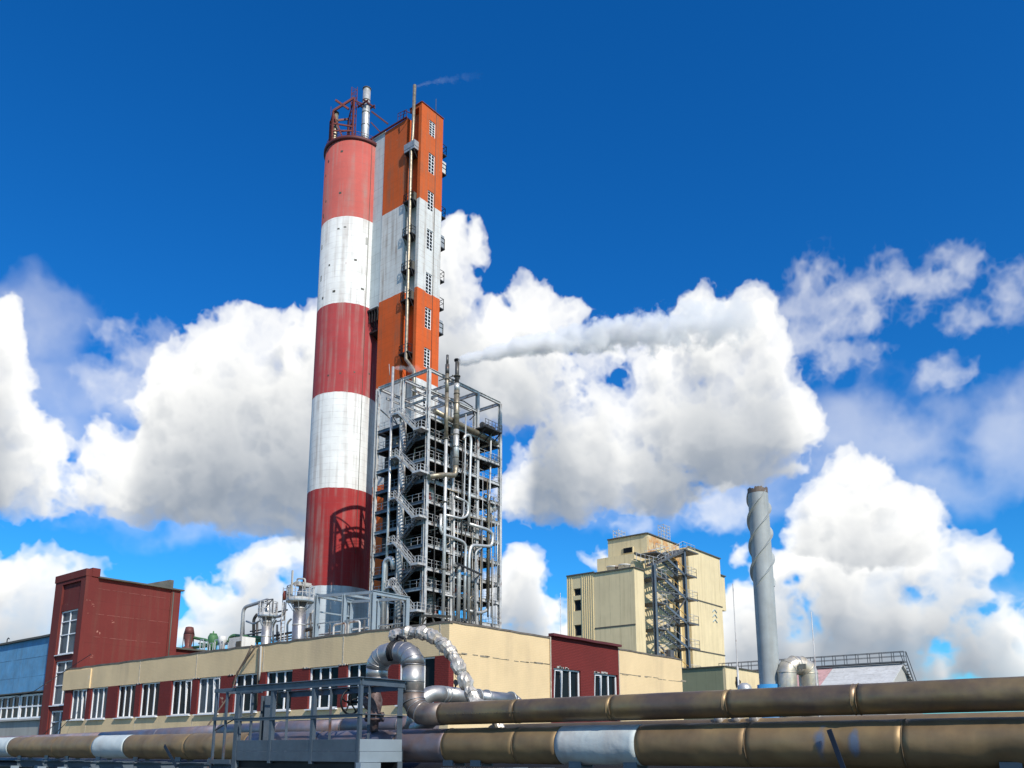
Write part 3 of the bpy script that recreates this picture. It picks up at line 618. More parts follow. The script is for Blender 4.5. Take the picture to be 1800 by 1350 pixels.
# low olive outbuilding
b=thing('olive_outbuilding','low outbuilding with olive side and pale yellow front below the yellow building','building',(95.6,45,0))
MB().box(90,90.3,42.3,50,0,10.8).build('olive_wall',G['olive'],b); MB().box(90,101,42,42.3,0,10.8).build('front_wall',G['yel'],b); MB().box(90.3,101,42.3,50,0,10.4).build('core_wall',G['olive'],b)
mb=MB(); mb.beam((89.95,42,10.85),(89.95,50,10.85),.25,.12); mb.beam((90,41.95,10.85),(101,41.95,10.85),.25,.12); mb.split('roof_trim',G['trim'],b)
q=P(1295,1199,Y=41.9); l=thing('wall_lamp','small dark round lamp on the pale yellow outbuilding front','lamp',(q.x,41.8,q.z)); MB().lathe((q.x,41.85,q.z),[(.28,0),(.28,.25),(.15,.4)],14,(0,-1,0)).build('lamp_body',G['dark'],l); MB().box(q.x-.08,q.x+.08,41.85,41.97,q.z-.6,q.z+.6).build('bracket',G['dark'],l)
# ------------------------------------------------------------------ helical-straked stack
st=thing('spiral_stack','tall grey steel chimney with helical strakes and a sooty broken rim','chimney',(60,24.6,0))
cc=Vector((60,24.6,0)); rr_=.74
mb=MB(); n=40; prof=[(rr_,0)]+[(rr_,z) for z in(5,10,15,20.6)]; mb.lathe(cc,prof,n,cap=False); mb.build('shell',G['chim'],st)
mb=MB(); b0=len(mb.v)
for lay,(ra) in enumerate((rr_+.004,rr_-.05)):
    for k in range(n):
        a=2*math.pi*k/n; mb.v.append((cc.x+ra*math.cos(a),cc.y+ra*math.sin(a),20.6))
    for k in range(n):
        a=2*math.pi*k/n; mb.v.append((cc.x+ra*math.cos(a),cc.y+ra*math.sin(a),21.0+[.0,.05,-.08,.03,-.14,.06,.0,-.05][(k*5)%8]))
    o_=b0+lay*2*n
    for k in range(n): k2=(k+1)%n; mb.face([o_+k,o_+k2,o_+n+k2,o_+n+k],True)
mb.build('sooty_rim',G['soot'],st)
for s_ in range(3):
    mb=MB(); N_=70; pr=[]; b0=len(mb.v)
    for i in range(N_+1):
        t_=i/N_; z=13.4+7.3*t_; a=s_*2*math.pi/3+t_*2*math.pi*1.25+.7
        taper=min(1,min(t_,1-t_)*8+.25)
        for ra,dz in((rr_-.01,-.05),(rr_+.19*taper,-.03),(rr_+.19*taper,.03),(rr_-.01,.05)): mb.v.append((cc.x+ra*math.cos(a),cc.y+ra*math.sin(a),z+dz))
    for i in range(N_):
        for k in range(3): mb.face([b0+i*4+k,b0+i*4+k+1,b0+i*4+4+k+1,b0+i*4+4+k])
    mb.build('strake',G['chim'],st)
MB().lathe(cc,[(rr_+.16,0),(rr_+.16,6.25),(rr_+.02,6.25)],32,cap=False).build('blue_base_ring',G['cyan'],st)
# gooseneck flue duct
pts=[(60,23.3,0),(60,23.3,7.05)]+[(60+.8*(1-math.cos(a)),22.82+.48*math.cos(a),7.05+.58*math.sin(a)) for a in [math.pi*k/5 for k in range(1,5)]]+[(61.6,22.35,7.05),(61.6,22.35,0)]
dk=thing('gooseneck_duct','thick golden grey gooseneck flue duct beside the spiral chimney','duct',(60,22.3,0))
MB().tube(pts,.68,24,smooth=True).build('duct_body',G['gold'],dk)
mb=MB()
for i in range(1,len(pts)-1):
    d=(Vector(pts[i+1])-Vector(pts[i-1])).normalized(); p=Vector(pts[i]); mb.tube([p-d*.025,p+d*.025],.70,24)
mb.split('seam_rings',G['gold'],dk)
MB().box(59.95,60.1,21.9,22.4,7.25,7.6).build('access_hatch',G['silverdull'],dk)
o=MB().lathe((58.5,25.9,5.5),[(.5,0),(.5,.5),(.42,.7),(.2,.85)],20).build('round_duct_end',G['silver']); tag(o,'bright rounded duct end left of the spiral chimney foot','duct')
# ------------------------------------------------------------------ warehouse
b=thing('gabled_warehouse','far warehouse with pale and faded pink sheet roof slope','building',(110,40,0))
rx,rz,ex,ez=110,11.86,102.6,8.24
def slope(y0,y1,m,nm):
    mb=MB(); mb.prism([(rx,y0,rz),(ex,y0,ez),(ex,y0,ez-.2),(rx,y0,rz-.2)],(0,y1-y0,0)); mb.build(nm,G[m],b)
slope(28.3,36.6,'slate','roof_slope'); slope(36.6,52,'pink','roof_slope')
mb=MB(); mb.prism([(rx,28.3,rz),(rx+8,28.3,rz-3.9),(rx+8,28.3,rz-4.1),(rx,28.3,rz-.2)],(0,23.7,0)); mb.build('rear_slope',G['slate'],b)
mb=MB(); mb.prism([(ex,28.6,0),(rx+8,28.6,0),(rx+8,28.6,rz-4.1),(rx,28.6,rz-.2),(ex,28.6,ez-.2)],(0,23,0)); mb.build('gable_wall',G['conc'],b)
w=thing('ridge_walkway','grey railed walkway along the ridge of the far warehouse','walkway',(110,40,12))
mb=MB(); mb.box(109.4,110.6,28,52,11.95,12.1); mb.build('walkway_deck',G['galvd'],w); mb=MB(); railing(mb,(109.5,28,12.1),(109.5,52,12.1),1.15,17,.07); railing(mb,(110.5,28,12.1),(110.5,52,12.1),1.15,17,.07); mb.build('railing',G['galvd'],w)
mb=MB(); 
for dx in(0,.7): mb.beam((110.6,28+dx,12.1),(114.6,28+dx,8),.08,.22); mb.beam((110.6,28+dx,13.3),(115,28+dx,9.1),.07,.07)
for i in range(12): t_=i/12; mb.box(110.6+4*t_,110.95+4*t_,28,28.7,12-4.1*t_,12.06-4.1*t_)
mb.build('access_stair',G['galvd'],w)
# lightning rods
for (x0,y0_,x1,y1_),lab in (((1288,1026,1297.3,1215),'slender lightning mast left of the spiral chimney'),((1425.9,1075,1438.5,1215),'slender lightning mast in front of the pink roof'),((985,1042,987.5,1128),'faint slender mast left of the yellow building')):
    Xp=60 if x0>1000 else 88
    a=P(x0,y0_,X=Xp); m_=MB(); zt=a.z; m_.tube([(a.x,a.y,0),(a.x,a.y,zt*.55),(a.x,a.y,zt*.551),(a.x,a.y,zt)],[.085,.08,.05,.03],8); o=m_.build('lightning_mast',G['galv']); tag(o,lab,'mast','lightning masts')
# ------------------------------------------------------------------ striped prilling tower (round)
SC=Vector((99.2,121.7,0)); SR=6.1
def on_silo(x,y,r=SR):
    d=ray(x,y); ox,oy=-SC.x,-SC.y; a=d.x*d.x+d.y*d.y; b_=2*(ox*d.x+oy*d.y); c=ox*ox+oy*oy-r*r; t=(-b_-math.sqrt(max(0,b_*b_-4*a*c)))/(2*a); return CAM+d*t
s=thing('round_tower','tall round concrete tower painted in red and white bands','tower',SC)
MB().lathe(SC,[(SR+.1,0),(SR,30),(SR,120.2)],96).build('shell',G['silo'],s)
MB().lathe(SC,[(SR+.02,120.0),(SR+.32,120.15),(SR+.32,120.75),(SR+.05,120.8)],96).build('rim',G['rim'],s)
for x,y,w_,h_ in((601,266,.5,.42),(598,339,.5,.42),(578,283,.35,.5),(573,309,.3,.6),(573,354,.3,.45),(569,380,.3,.9),(595,402,.45,.25),(606.5,399,.5,.22),(625,457,.5,.4),(579,466,.35,.35),(637,508,.6,.35),(587,512,.55,.45),(567.5,524,.35,.5),(566,435,.3,1.0),(564.5,490,.3,1.2),(577,660,.3,.3),(598,656,.3,.3),(623,654,.3,.3),(649,657,.3,.3),(645,424,.55,1.5)):
    p=on_silo(x,y); nrm=Vector((p.x-SC.x,p.y-SC.y,0)).normalized(); tg=Vector((0,0,1)).cross(nrm)
    mb=MB(); mb.beam(p-tg*w_/2-nrm*.05,p+tg*w_/2-nrm*.05,.16,h_); mb.build('port' ,G['conc'] if h_==1.5 else G['trim'],s)
mb=MB(); pts=[]
for z in range(30,121,6): a=R(-63); pts.append(SC+Vector((math.cos(a)*(SR+.06),math.sin(a)*(SR+.06),z)))
a_=math.atan2(on_silo(648,400).y-SC.y,on_silo(648,400).x-SC.x)
pts=[SC+Vector((math.cos(a_)*(SR+.05),math.sin(a_)*(SR+.05),z)) for z in range(36,121,6)]
mb.tube(pts,.05,5).build('conductor_strip',G['trim'],s)
# red lattice and stacks on the roof
for (x0,y0,x1,y1,r0,lab) in ((646,238,645,157,.82,'taller silver banded stack on the round tower roof'),(592,247,590,199,.62,'shorter yellowed silver stack inside the red frame on the round tower')):
    a=P(x0,y0,D=156); c=P(x1,y1,D=156); t=thing('roof_stack',lab,'chimney',(c.x,c.y,120.8)); H_=c.z-120.8
    MB().lathe((c.x,c.y,120.8),[(r0*1.02,0),(r0,H_*.5),(r0*.97,H_)],24).build('stack_shell',G['silverdull' if r0<.7 else 'silver'],t)
    mb=MB()
    for k in range(1,6): z=H_*k/6; mb.lathe((c.x,c.y,120.8+z),[(r0+.01,0),(r0+.06,.02),(r0+.06,.12),(r0+.01,.14)],24)
    mb.lathe((c.x,c.y,120.8+H_-.12),[(r0,0),(r0+.1,0),(r0+.1,.18),(r0,.18)],24); mb.split('bands',G['trim'],t)
    if r0>.7:
        zz=c.z-4.2; mb=MB()
        for i in(-1,1): mb.beam((c.x+i*.95,c.y-1.6,zz),(c.x+i*.95,c.y+1.6,zz),.2,.35); mb.beam((c.x-1.6,c.y+i*.95,zz+.1),(c.x+1.6,c.y+i*.95,zz+.1),.2,.35)
        mb.build('guide_frame',G['rim'],t)
    else:
        mb=MB(); mb.tube([(c.x+1.1*math.cos(k),c.y+1.1*math.sin(k),121.5+k*.62) for k in [i*.5 for i in range(14)]],.06,5); mb.build('guy_coil',G['trim'],t)
fr=thing('roof_frame','rusty red braced steel frame with a lattice mast on the round tower roof','frame',(97.5,122.5,120.8))
A_=P(583,250,D=155).xy; B_=P(619,245,D=155).xy; C_=P(611,245,D=160).xy; D_=P(579,255,D=158).xy
zA=P(583,195,D=155).z; zB=P(619,172,D=155).z
def cl(xy,z0,z1,w=.32): 
    MB().ibeam((xy[0],xy[1],z0),(xy[0],xy[1],z1),w,w,.07).build('post',G['redsteel'],fr)
cl(A_,120.3,zA); cl(B_,120.5,zB); cl(C_,120.5,zB-1); cl(D_,120.3,zA)
mb=MB()
def bb(a,za,c,zc,w=.22,h=.3): mb.beam((a[0],a[1],za),(c[0],c[1],zc),w,h)
bb(A_,zA,B_,zB,.3,.45); bb(A_,zA-.2,D_,zA-.2); bb(B_,zB,C_,zB-1); bb(D_,zA,C_,zB-1,.25,.4); bb(A_,zA-3,B_,zB-7); bb(A_,zA-.5,B_,120.9); bb(A_,zA-4.8,B_,zA-4.8); bb(D_,zA-4.8,C_,zA-4.8); bb(A_,120.9,D_,zA-2); bb(B_,121,C_,zB-3); bb(B_,zB-5.2,C_,zB-5.2)
e1=P(590,176,D=155); e2=P(613,192,D=155); mb.beam(e1,e2,.3,.4)
S_=P(652,194,D=155); T_=P(680,218,D=155); 
mb.build('brace',G['redsteel'],fr)
mb=MB(); mb.beam((B_[0],B_[1],zB-.6),P(638,183,D=155),.15,.25); mb.beam(P(653,196,D=155),P(682,218,D=155),.2,.3); mb.beam(P(652,215,D=155),P(668,232,D=155),.15,.2); mb.build('tie_beam',G['rim'],fr)
mb=MB()      # lattice mast
mx=[P(x,180,D=156).xy for x in(617,627)]; zt=P(620,153,D=156).z; w_=1.0
cs=[(mx[0][0],mx[0][1]),(mx[1][0],mx[1][1]),(mx[1][0]+.6,mx[1][1]+.7),(mx[0][0]+.6,mx[0][1]+.7)]
for c in cs: mb.beam((*c,120.9),(*c,zt),.09,.09)
z=121.2; k=0
while z<zt-.3:
    for i in range(4): a,c=cs[i],cs[(i+1)%4]; mb.beam((*a,z),(*c,z),.06,.06); mb.beam((*a,z) if k%2 else (*a,min(zt,z+1.1)),(*c,min(zt,z+1.1)) if k%2 else (*c,z),.05,.05)
    z+=1.1; k+=1
mb.build('lattice_mast',G['redsteel'],fr)
mb=MB(); a=P(582,188,D=156); mb.beam((a.x,a.y,zA-.2),(a.x,a.y,zA+1.9),.06,.06); 
for k in range(8): t_=k/7; q=SC.xy; 
for k in range(22):
    a0=math.pi*2*k/22; a1=math.pi*2*(k+1)/22; p0=SC+Vector((math.cos(a0)*6.1,math.sin(a0)*6.1,0)); p1=SC+Vector((math.cos(a1)*6.1,math.sin(a1)*6.1,0))
    mb.beam((p0.x,p0.y,120.8),(p0.x,p0.y,121.9),.06,.06); mb.beam((p0.x,p0.y,121.9),(p1.x,p1.y,121.9),.06,.06); mb.beam((p0.x,p0.y,121.35),(p1.x,p1.y,121.35),.04,.04)
mb.build('guard_rail',G['redsteel'],fr)
# ------------------------------------------------------------------ orange and white service tower
o=thing('square_tower','tall square service tower painted orange and white beside the round tower','tower',(101.5,108,0))
mb=MB(); holes=[]
for (x0,y0,x1,y1) in((755.5,210,766,245),(754,267,762.5,308),(752,333,762,374),(751,401,760,443),(749.5,478,759,520),(747,538,758,581),(746.5,610,757,650)):
    a=P(x0,y0,Y=103); c=P(x1,y1,Y=103); holes.append((101.72,103.4,c.z,a.z))
holes+=[(101.72,103.4,60.5,64.5),(101.72,103.4,52,56)]
holes.sort(key=lambda h:h[2])
mb.box(99.57,101.72,103,103.4,0,124); mb.box(103.4,105.5,103,103.4,0,124); z=0
for a,c,z0,z1 in holes: mb.box(101.72,103.4,103,103.4,z,z0); z=z1
mb.box(101.72,103.4,103,103.4,z,124); mb.box(99.57,99.95,103.4,103.75,0,124); mb.box(100.7,101.0,103.4,106.3,0,124); mb.box(99.57,100.7,103.75,106.3,123.3,124); mb.box(101.0,105.2,106,106.3,0,124); mb.box(105.2,105.5,103.4,106,0,124); mb.box(101,105.2,103.4,106,123.2,123.6)
mb.build('shaft_wall',G['orange'],o)
tc_=P(765,300,Y=103).x; MB().tube([(tc_,102.95,60),(tc_,102.95,123.9)],.05,6).build('conductor_strip',G['trim'],o)
MB().box(99.1,105,106.35,112.8,0,121.9).build('block_wall',G['orange'],o)
MB().box(99.05,99.35,106.3,106.36,0,121.9).build('corner_pilaster',G['orange'],o)
MB().box(99.16,104,112.8,117.5,83.9,122.2).build('panel_wall',G['panel'],o)
mb=MB(); mb.beam((103.15,102.97,0),(103.15,102.97,0.1),.01,.01)
mb=MB(); edge(mb,(98.9,106.4,122.0),(98.9,117,122.3),.3,.25,2,.03); mb.split('roof_edge',G['rim'],o)
mb=MB(); mb.beam((99.5,102.95,124.05),(105.6,102.95,124.05),.2,.16); mb.beam((99.5,103,124.05),(99.5,106.3,124.05),.2,.16); mb.build('parapet_cap',G['redsteel'],o)
for h_ in holes: window(o,'Y',103,*h_,2,6,fr=.15,deep=.16,sill=False)
mb=MB()                                                  # bracketed gallery under the grey panels
mb.box(98.7,103,112.8,117.2,83.4,83.8)
for i in range(6): y=112.9+i*.75; mb.beam((98.8,y,83.4),(100.2,y,79.5),.18,.25); mb.beam((98.9,y,83.3),(98.9,y,81),.12,.12)
mb.box(99.4,103,112.8,116.5,79.2,79.5); mb.build('bracket_gallery',G['dark'],o)
vp=tb('vent_pipe',[P(729,150,X=98.65),P(725.5,240,X=98.65),P(722.8,262,X=98.65),P(719,420,X=98.65),P(713.5,632,X=98.65),P(722,643,X=98.3),P(728,652,X=97.6),P(728,700,X=97.6)],.33,G['silverdull'],fl=None,n=14); tag(vp,'slim beige steel vent pipe running up the square tower to above its roof','pipe')
for i,(y,kind) in enumerate(((265,'box'),(350,'rail'),(409,'rail'),(470,'rail'),(522,'rail'),(615,'rail'))):
    a=P(723,y,X=98.7); z=a.z
    mb=MB(); mb.box(98.45,100.7,103.8,106.3,z-.18,z); 
    for y_ in(103.8,106.1): mb.beam((98.5,y_,z-.15),(99.4,y_,z-1.5),.1,.1)
    bal=mb.build('balcony',G['dark'],o)
    mb=MB()
    if kind=='box': mb.box(98.35,99.5,103.55,106.3,z+.0,z+.55); mb.box(98.3,99.5,103.5,106.35,z+.55,z+1.75)
    railing(mb,(98.5,103.85,z),(98.5,106.2,z),1.5,3,.08); railing(mb,(98.5,103.85,z),(99.5,103.85,z),1.5,1,.08); railing(mb,(98.5,106.2,z),(99.0,106.2,z),1.5,1,.08)
    mb.build('balustrade',G['dark'] if kind!='box' else G['pipegrey'],bal)
    if kind=='rail' and i in(1,3,4): MB().box(98.9,99.5,103.8,104.6,z,z+1.5).build('equipment_case',G['trim'],bal)
for i,(y,kind) in enumerate(((266,'rail'),(300,'box'),(377,'rail'),(432,'case'),(490,'rail'),(539,'rail'),(583,'case2'))):
    a=P(779,y,Y=103.6); z=a.z-.6
    bal=MB().box(105.5,107.1,103.4,105.6,z-.25,z).build('balcony',G['dark'],o)
    mb=MB(); railing(mb,(107.0,103.45,z),(107.0,105.5,z),2.0,2,.09); railing(mb,(105.5,103.45,z),(107.0,103.45,z),2.0,1,.09); mb.build('balustrade',G['dark'],bal)
    if kind=='box': MB().box(105.55,107.05,103.5,105.5,z+.05,z+2.6).build('enclosure',G['box'],bal)
    if kind[:4]=='case': MB().box(105.55,106.95,103.5,105.4,z+.05,z+2.6).build('enclosure',G['pipegrey'],bal)
mb=MB(); railing(mb,(98.9,106.5,122.1),(98.9,109,122.5),1.6,3,.08); mb.tube([(99.0,107.6,122.2),(98.2,106.4,123.0),(98.0,105.6,122.2),(99,105,122)],.09,6); mb.build('roof_railing',G['rim'],o)
v=P(701,209,X=101); v=MB().lathe((101,v.y,122.0),[(.75,0),(.75,.5),(.62,1.0),(.2,1.2)],16).build('roof_vent',G['silverdull']); tag(v,'small round vent cap on the square tower roof','vent')
a=P(766,200,Y=104); tag(tb('antenna_rod',[(a.x,104,123.6),(a.x,104,128.4)],.06,G['trim'],n=5),'thin antenna rod on top of the square tower','antenna')
# ------------------------------------------------------------------ open steel process structure
XS=[87.5,93.1,98.9,104.7]; YS=[87.4,93.2,98.9]; LV=[14.3,17.8,21.2,25.0,28.0,31.5,35.0,38.3,41.6,45.0,48.55,51.8]; TOP=59.3
st=thing('steel_process_structure','tall open steel process structure with floors pipes and zigzag stairs','structure frame',(96,93,0))
for i,x in enumerate(XS):
    for j,y in enumerate(YS):
        if (i==1 and j==0): z1=51.8
        elif i in(1,) and j==1: z1=51.8
        else: z1=TOP
        MB().ibeam((x,y,0),(x,y,z1),.5,.52,.07,(0,1,0) if i in(0,3) else (0,1,0)).build('column',G['galv'],st)
mb=MB()
for y in YS: mb.ibeam((XS[0],y,TOP),(XS[-1],y,TOP),.35,.5,.06)
for x in (XS[0],XS[2],XS[3]): mb.ibeam((x,YS[0],TOP-.02),(x,YS[-1],TOP-.02),.35,.5,.06)
mb.ibeam((XS[1],YS[0],TOP-.3),(XS[1],YS[2],TOP-.3),.25,.4,.05)
mb.build('top_ring_beam',G['galv'],st)
mb=MB()
for y in(89.4,91.3,95.2,97): mb.ibeam((XS[0],y,TOP-2.2),(XS[2],y,TOP-2.2),.22,.35,.05)
mb.ibeam((XS[0],YS[0],56),(XS[2],YS[0],56),.25,.4,.05); mb.ibeam((XS[0]+2.5,YS[0],56),(XS[0]+2.5,YS[2],56),.22,.35,.05); mb.ibeam((XS[2],YS[0],56.2),(XS[2],YS[2],56.2),.22,.35,.05)
mb.split('crane_beam',G['galv'],st)
mb=MB()
for a,c in(((XS[0],YS[2],TOP),(XS[1],YS[1],56)),((XS[0],YS[2],56),(XS[2],YS[2],51.8)),((XS[2],YS[2],TOP-.5),(XS[3],YS[2],52.2))): mb.beam(a,c,.16,.16)
mb.split('diagonal_brace',G['galv'],st)
for k,z in enumerate(LV):
    x1=XS[3]; y0=YS[0]-.1; full=k not in(1,)
    mb=MB(); sd_=(z>50)
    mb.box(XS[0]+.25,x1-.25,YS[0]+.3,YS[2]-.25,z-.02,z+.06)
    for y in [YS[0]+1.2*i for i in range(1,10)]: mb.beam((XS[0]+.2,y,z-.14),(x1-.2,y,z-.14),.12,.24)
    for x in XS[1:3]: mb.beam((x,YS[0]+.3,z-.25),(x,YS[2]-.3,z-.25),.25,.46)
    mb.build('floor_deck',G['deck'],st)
    mb=MB(); mb.ibeam((XS[0],YS[0]-.02,z-.2),(x1,YS[0]-.02,z-.2),.26,.55,.06); mb.build('front_beam',G['galv'],st)
    mb=MB(); mb.ibeam((XS[0]-.02,YS[0],z-.2),(XS[0]-.02,YS[2],z-.2),.26,.5,.06); mb.ibeam((x1,YS[0],z-.22),(x1,YS[2],z-.22),.26,.5,.06); mb.ibeam((XS[0],YS[2],z-.22),(x1,YS[2],z-.22),.26,.5,.06); mb.build('side_beam',G['bsteel2' if k%3==0 else 'bsteel'],st)
    mb=MB(); railing(mb,(XS[0]+.3,YS[0]-.05,z+.1),(XS[1],YS[0]-.05,z+.1),1.15,5,.045)
    railing(mb,(XS[1],YS[0]-.05,z+.1),(x1-.2,YS[0]-.05,z+.1),1.15,9,.045); mb.build('front_railing',G['galv'],st)
    mb=MB(); railing(mb,(XS[0]+.05,YS[0]+.3,z+.1),(XS[0]+.05,YS[2]-.2,z+.1),1.15,8,.045); railing(mb,(x1,YS[0],z+.1),(x1,YS[2],z+.1),1.15,8,.05); railing(mb,(XS[0],YS[2],z+.1),(x1,YS[2],z+.1),1.15,12,.05); mb.build('side_railing',G['galv'] if k%2 else G['bsteel2'],st)
# stairs on the left face
LL=[53.1,46.0,39.3,32.2,25.5,18.5]; RL=[49.2,42.35,35.4,28.2,21.3]
for i,z in enumerate(LL):
    mb=MB(); mb.box(86.1,87.4,92.4,94.3,z-.12,z+.02); mb.box(86.05,86.12,92.4,94.3,z-.2,z+.08); l=mb.build('stair_landing',G['galv'],st)
    mb=MB(); railing(mb,(86.15,92.6,z),(86.15,94.3,z),1.1,3,.05); railing(mb,(86.15,94.3,z),(87.3,94.3,z),1.1,1,.06); mb.build('railing',G['galv'],l)
    mb=MB(); [mb.beam((86.3,y,z-.1),(87.4,y,z-1.2),.1,.12) for y in(92.6,94.1)]; mb.split('bracket',G['galvd'],l)
for i,z in enumerate(RL):
    mb=MB(); mb.box(85.6,87.35,86.9,88.6,z-.12,z+.02); mb.box(85.55,85.62,86.9,88.6,z-.22,z+.1); mb.box(85.6,87.3,86.83,86.9,z-.22,z+.1); l=mb.build('stair_landing',G['galv'],st)
    mb=MB(); railing(mb,(85.65,86.9,z),(85.65,88.2,z),1.1,2,.06); railing(mb,(85.65,86.95,z),(87.3,86.95,z),1.1,2,.06); mb.build('railing',G['galv'],l)
def flight(p,q,x,w_=.8,m='galv'):
    p=Vector(p);q=Vector(q); mb=MB()
    for dx in(0,w_): mb.beam((x+dx,p.y,p.z),(x+dx,q.y,q.z),.06,.26)
    n=14
    for j in range(1,n): t_=j/n; c=p.lerp(q,t_); mb.box(x,x+w_,c.y-.14,c.y+.14,c.z-.02,c.z+.03)
    fl=mb.build('stair_flight',G[m],st); mb=MB()
    for dx in(0,w_):
        mb.beam((x+dx,p.y,p.z+1.05),(x+dx,q.y,q.z+1.05),.055,.055); mb.beam((x+dx,p.y,p.z+.6),(x+dx,q.y,q.z+.6),.045,.045)
        for j in range(6): c=p.lerp(q,j/5); mb.beam((x+dx,c.y,c.z),(x+dx,c.y,c.z+1.05),.05,.05)
    mb.build('handrail',G[m],fl)
for i in range(5):
    flight((0,92.5,LL[i]),(0,88.5,RL[i]),85.7)
    flight((0,88.5,RL[i]),(0,92.5,LL[i+1]+.0),86.55,.7,'galvd')
# vertical silver risers in front
def riser(pts,r,lab,m='silver',fl=1.0,grp=None,nm='process_pipe',**k):
    q=tb(nm,[P(x,y,**k) if not isinstance(x,Vector) else x for x,y in pts],r,G[m],n=14,fl=fl); tag(q,lab,'pipe',grp); return q
s1=thing('exhaust_stack','slender silver exhaust stack rising past the left front of the steel structure','chimney',(90.3,86.2,14))
a=P(785.6,628,Y=86.2); xx=90.3
MB().tube([(xx,86.2,14),(xx,86.2,56)],.27,16).build('lower_pipe',G['silver'],s1); MB().tube([(xx,86.2,56),(xx,86.2,59.2)],.3,16).build('upper_pipe',G['silverdull'],s1); MB().tube([(xx,86.2,48.5),(xx,86.2,56)],.31,16).build('clad_pipe',G['silverdull'],s1); MB().tube([(xx,86.2,59.2),(xx,86.2,60.8)],.32,16).build('silencer',G['pipedark'],s1); MB().tube([(xx,86.2,60.8),(xx,86.2,62.4)],.21,16).build('tip',G['pipedark'],s1)
mb=MB()
for z in(27.8,38.2,48.4,58.2): mb.tube([(xx,86.2,z),(xx,86.2,z+.22)],.38,16); mb.beam((xx-.8,86.3,z),(xx+.8,86.3,z),.12,.15); mb.beam((xx-.6,86.3,z),(xx-.6,87.4,z),.12,.12); mb.beam((xx+.6,86.3,z),(xx+.6,87.4,z),.12,.12)
mb.split('clamps',G['trim'],s1)
s2=thing('exhaust_stack','thicker stained exhaust stack with a dark tip that gives off the big steam plume','chimney',(92.4,86,14)); xx=92.35
MB().tube([(xx,86.0,44.6),(xx,86.0,50.5)],.46,20).build('lower_pipe',G['silver'],s2); MB().tube([(xx,86,50.5),(xx,86,57)],.45,20).build('clad_pipe',G['silverdull'],s2); MB().tube([(xx,86,57),(xx,86,58.2)],.44,20).build('bright_pipe',G['silver'],s2)
MB().tube([(xx,86,58.2),(xx,86,62.2)],.33,20).build('dark_tip',G['pipedark'],s2); MB().tube([(xx,86,62.1),(xx,86,62.35)],.5,20).build('cap_ring',G['black'],s2)
MB().tube(fillet([(xx,86,44.6),(xx,86,43.0),(xx-2.2,86.2,42.6),(xx-5.2,86.6,41.6)],.9),.42,20).build('offtake_bend',G['silverdull'],s2)
mb=MB()
for z in(45.8,47.6,49.6,51.2,53,54.8,56.4,59.4): mb.tube([(xx,86,z),(xx,86,z+.14)],.50 if z<58 else .55,20)
for z in(49.6,59.4): mb.beam((xx-.9,86.2,z),(xx+.9,86.2,z),.12,.15); mb.beam((xx-.6,86.3,z),(xx-.6,87.4,z),.12,.12); mb.beam((xx+.6,86.3,z),(xx+.6,87.4,z),.12,.12)
mb.split('bands',G['trim'],s2)
K=dict(Y=86.5)
riser([(764,722),(800,742),(850,766),(874,780)],.40,'thick horizontal silver pipe sloping along the top floor front','silverdull',fl=0,Y=86.9)
riser([(819,728),(817.5,800),(815,905),(812,910)],.13,'thin riser with a foot bend in the middle of the steel front','pipegrey',.5,**K)
riser([(815,772),(818,765),(826,765),(828,775),(825,860),(824,921)],.24,'silver riser with a hooked top below the upper floors','silver',.7,**K)
riser([(863,757),(862.5,800),(861,868),(858,885)],.14,'thin pale riser at the right end of the steel front','galv',.4,**K)
riser([(824,921),(857,931),(866,938),(865,961),(828,958),(824.5,975),(823,1092)],.27,'silver pipe looping out to the right corner and back down','silver',1.2,**K)
riser([(775,904),(774,938),(800,946),(819,955),(817.5,1000),(816,1092)],.24,'silver pipe stepping down across the lower front','silver',1.0,**K)
riser([(800,873),(815,880),(822,884),(823,905),(812,912),(782,905)],.20,'short silver pipe loop at mid height','silver',.8,**K)
riser([(797.5,1092),(798,870)],.16,'straight white riser next to the second front column','galv',0,Y=86.9)
riser([(805,1092),(807,1000),(806,996),(800,992)],.33,'thick silver riser with a hooked top in the lower middle front','silver',.8,**K)
riser([(834,1092),(836,1000),(836,970),(846,963)],.17,'slim riser left of the round vessel','pipegrey',.6,**K)
riser([(858,1060),(857,1072),(845,1078),(815,1072)],.26,'silver pipe curving under the lowest right floor','silver',1.0,Y=87)
riser([(685,660),(684,640)],.05,'thin dark vent tip above the left floors','galv',0,X=86)
for i,(x0,y0,x1,y1,r_,lab) in enumerate(((691,645,678,1092,.21,'slender vent pipe standing left of the stairs with a wisp of steam'),(696,1092,705,745,.12,'thin white riser behind the left stair landings'),(669,1092,677,985,.42,'thick silver pipe with a hooked top at the lower left of the steel structure'),(680,1092,683,1020,.20,'short hooked riser beside the rooftop frame'),(733,1070,744,860,.14,'thin white riser beside the stairs on the left face'),(737,1070,748,860,.14,'second thin white riser beside the stairs on the left face'))):
    X_=86.6 if i not in(4,5) else 87.9
    a=P(x0,y0,X=X_); c=P(x1,y1,X=X_)
    if a.z>c.z:a,c=c,a
    pts=[(c.x,c.y,14),(c.x,c.y,c.z)]
    if i in(2,3): pts=fillet(pts+[(c.x,c.y-1.6,c.z+.2),(c.x+.2,c.y-1.7,c.z-1.6)],.8)
    tag(tb('process_pipe',pts,r_,G['silver' if i in(0,2) else 'galv'],n=12),lab,'pipe')
riser([(762,1098),(764.5,880),(766,730)],.09,'rusty thin downpipe on the front corner column','pipedark',0,Y=87.0)
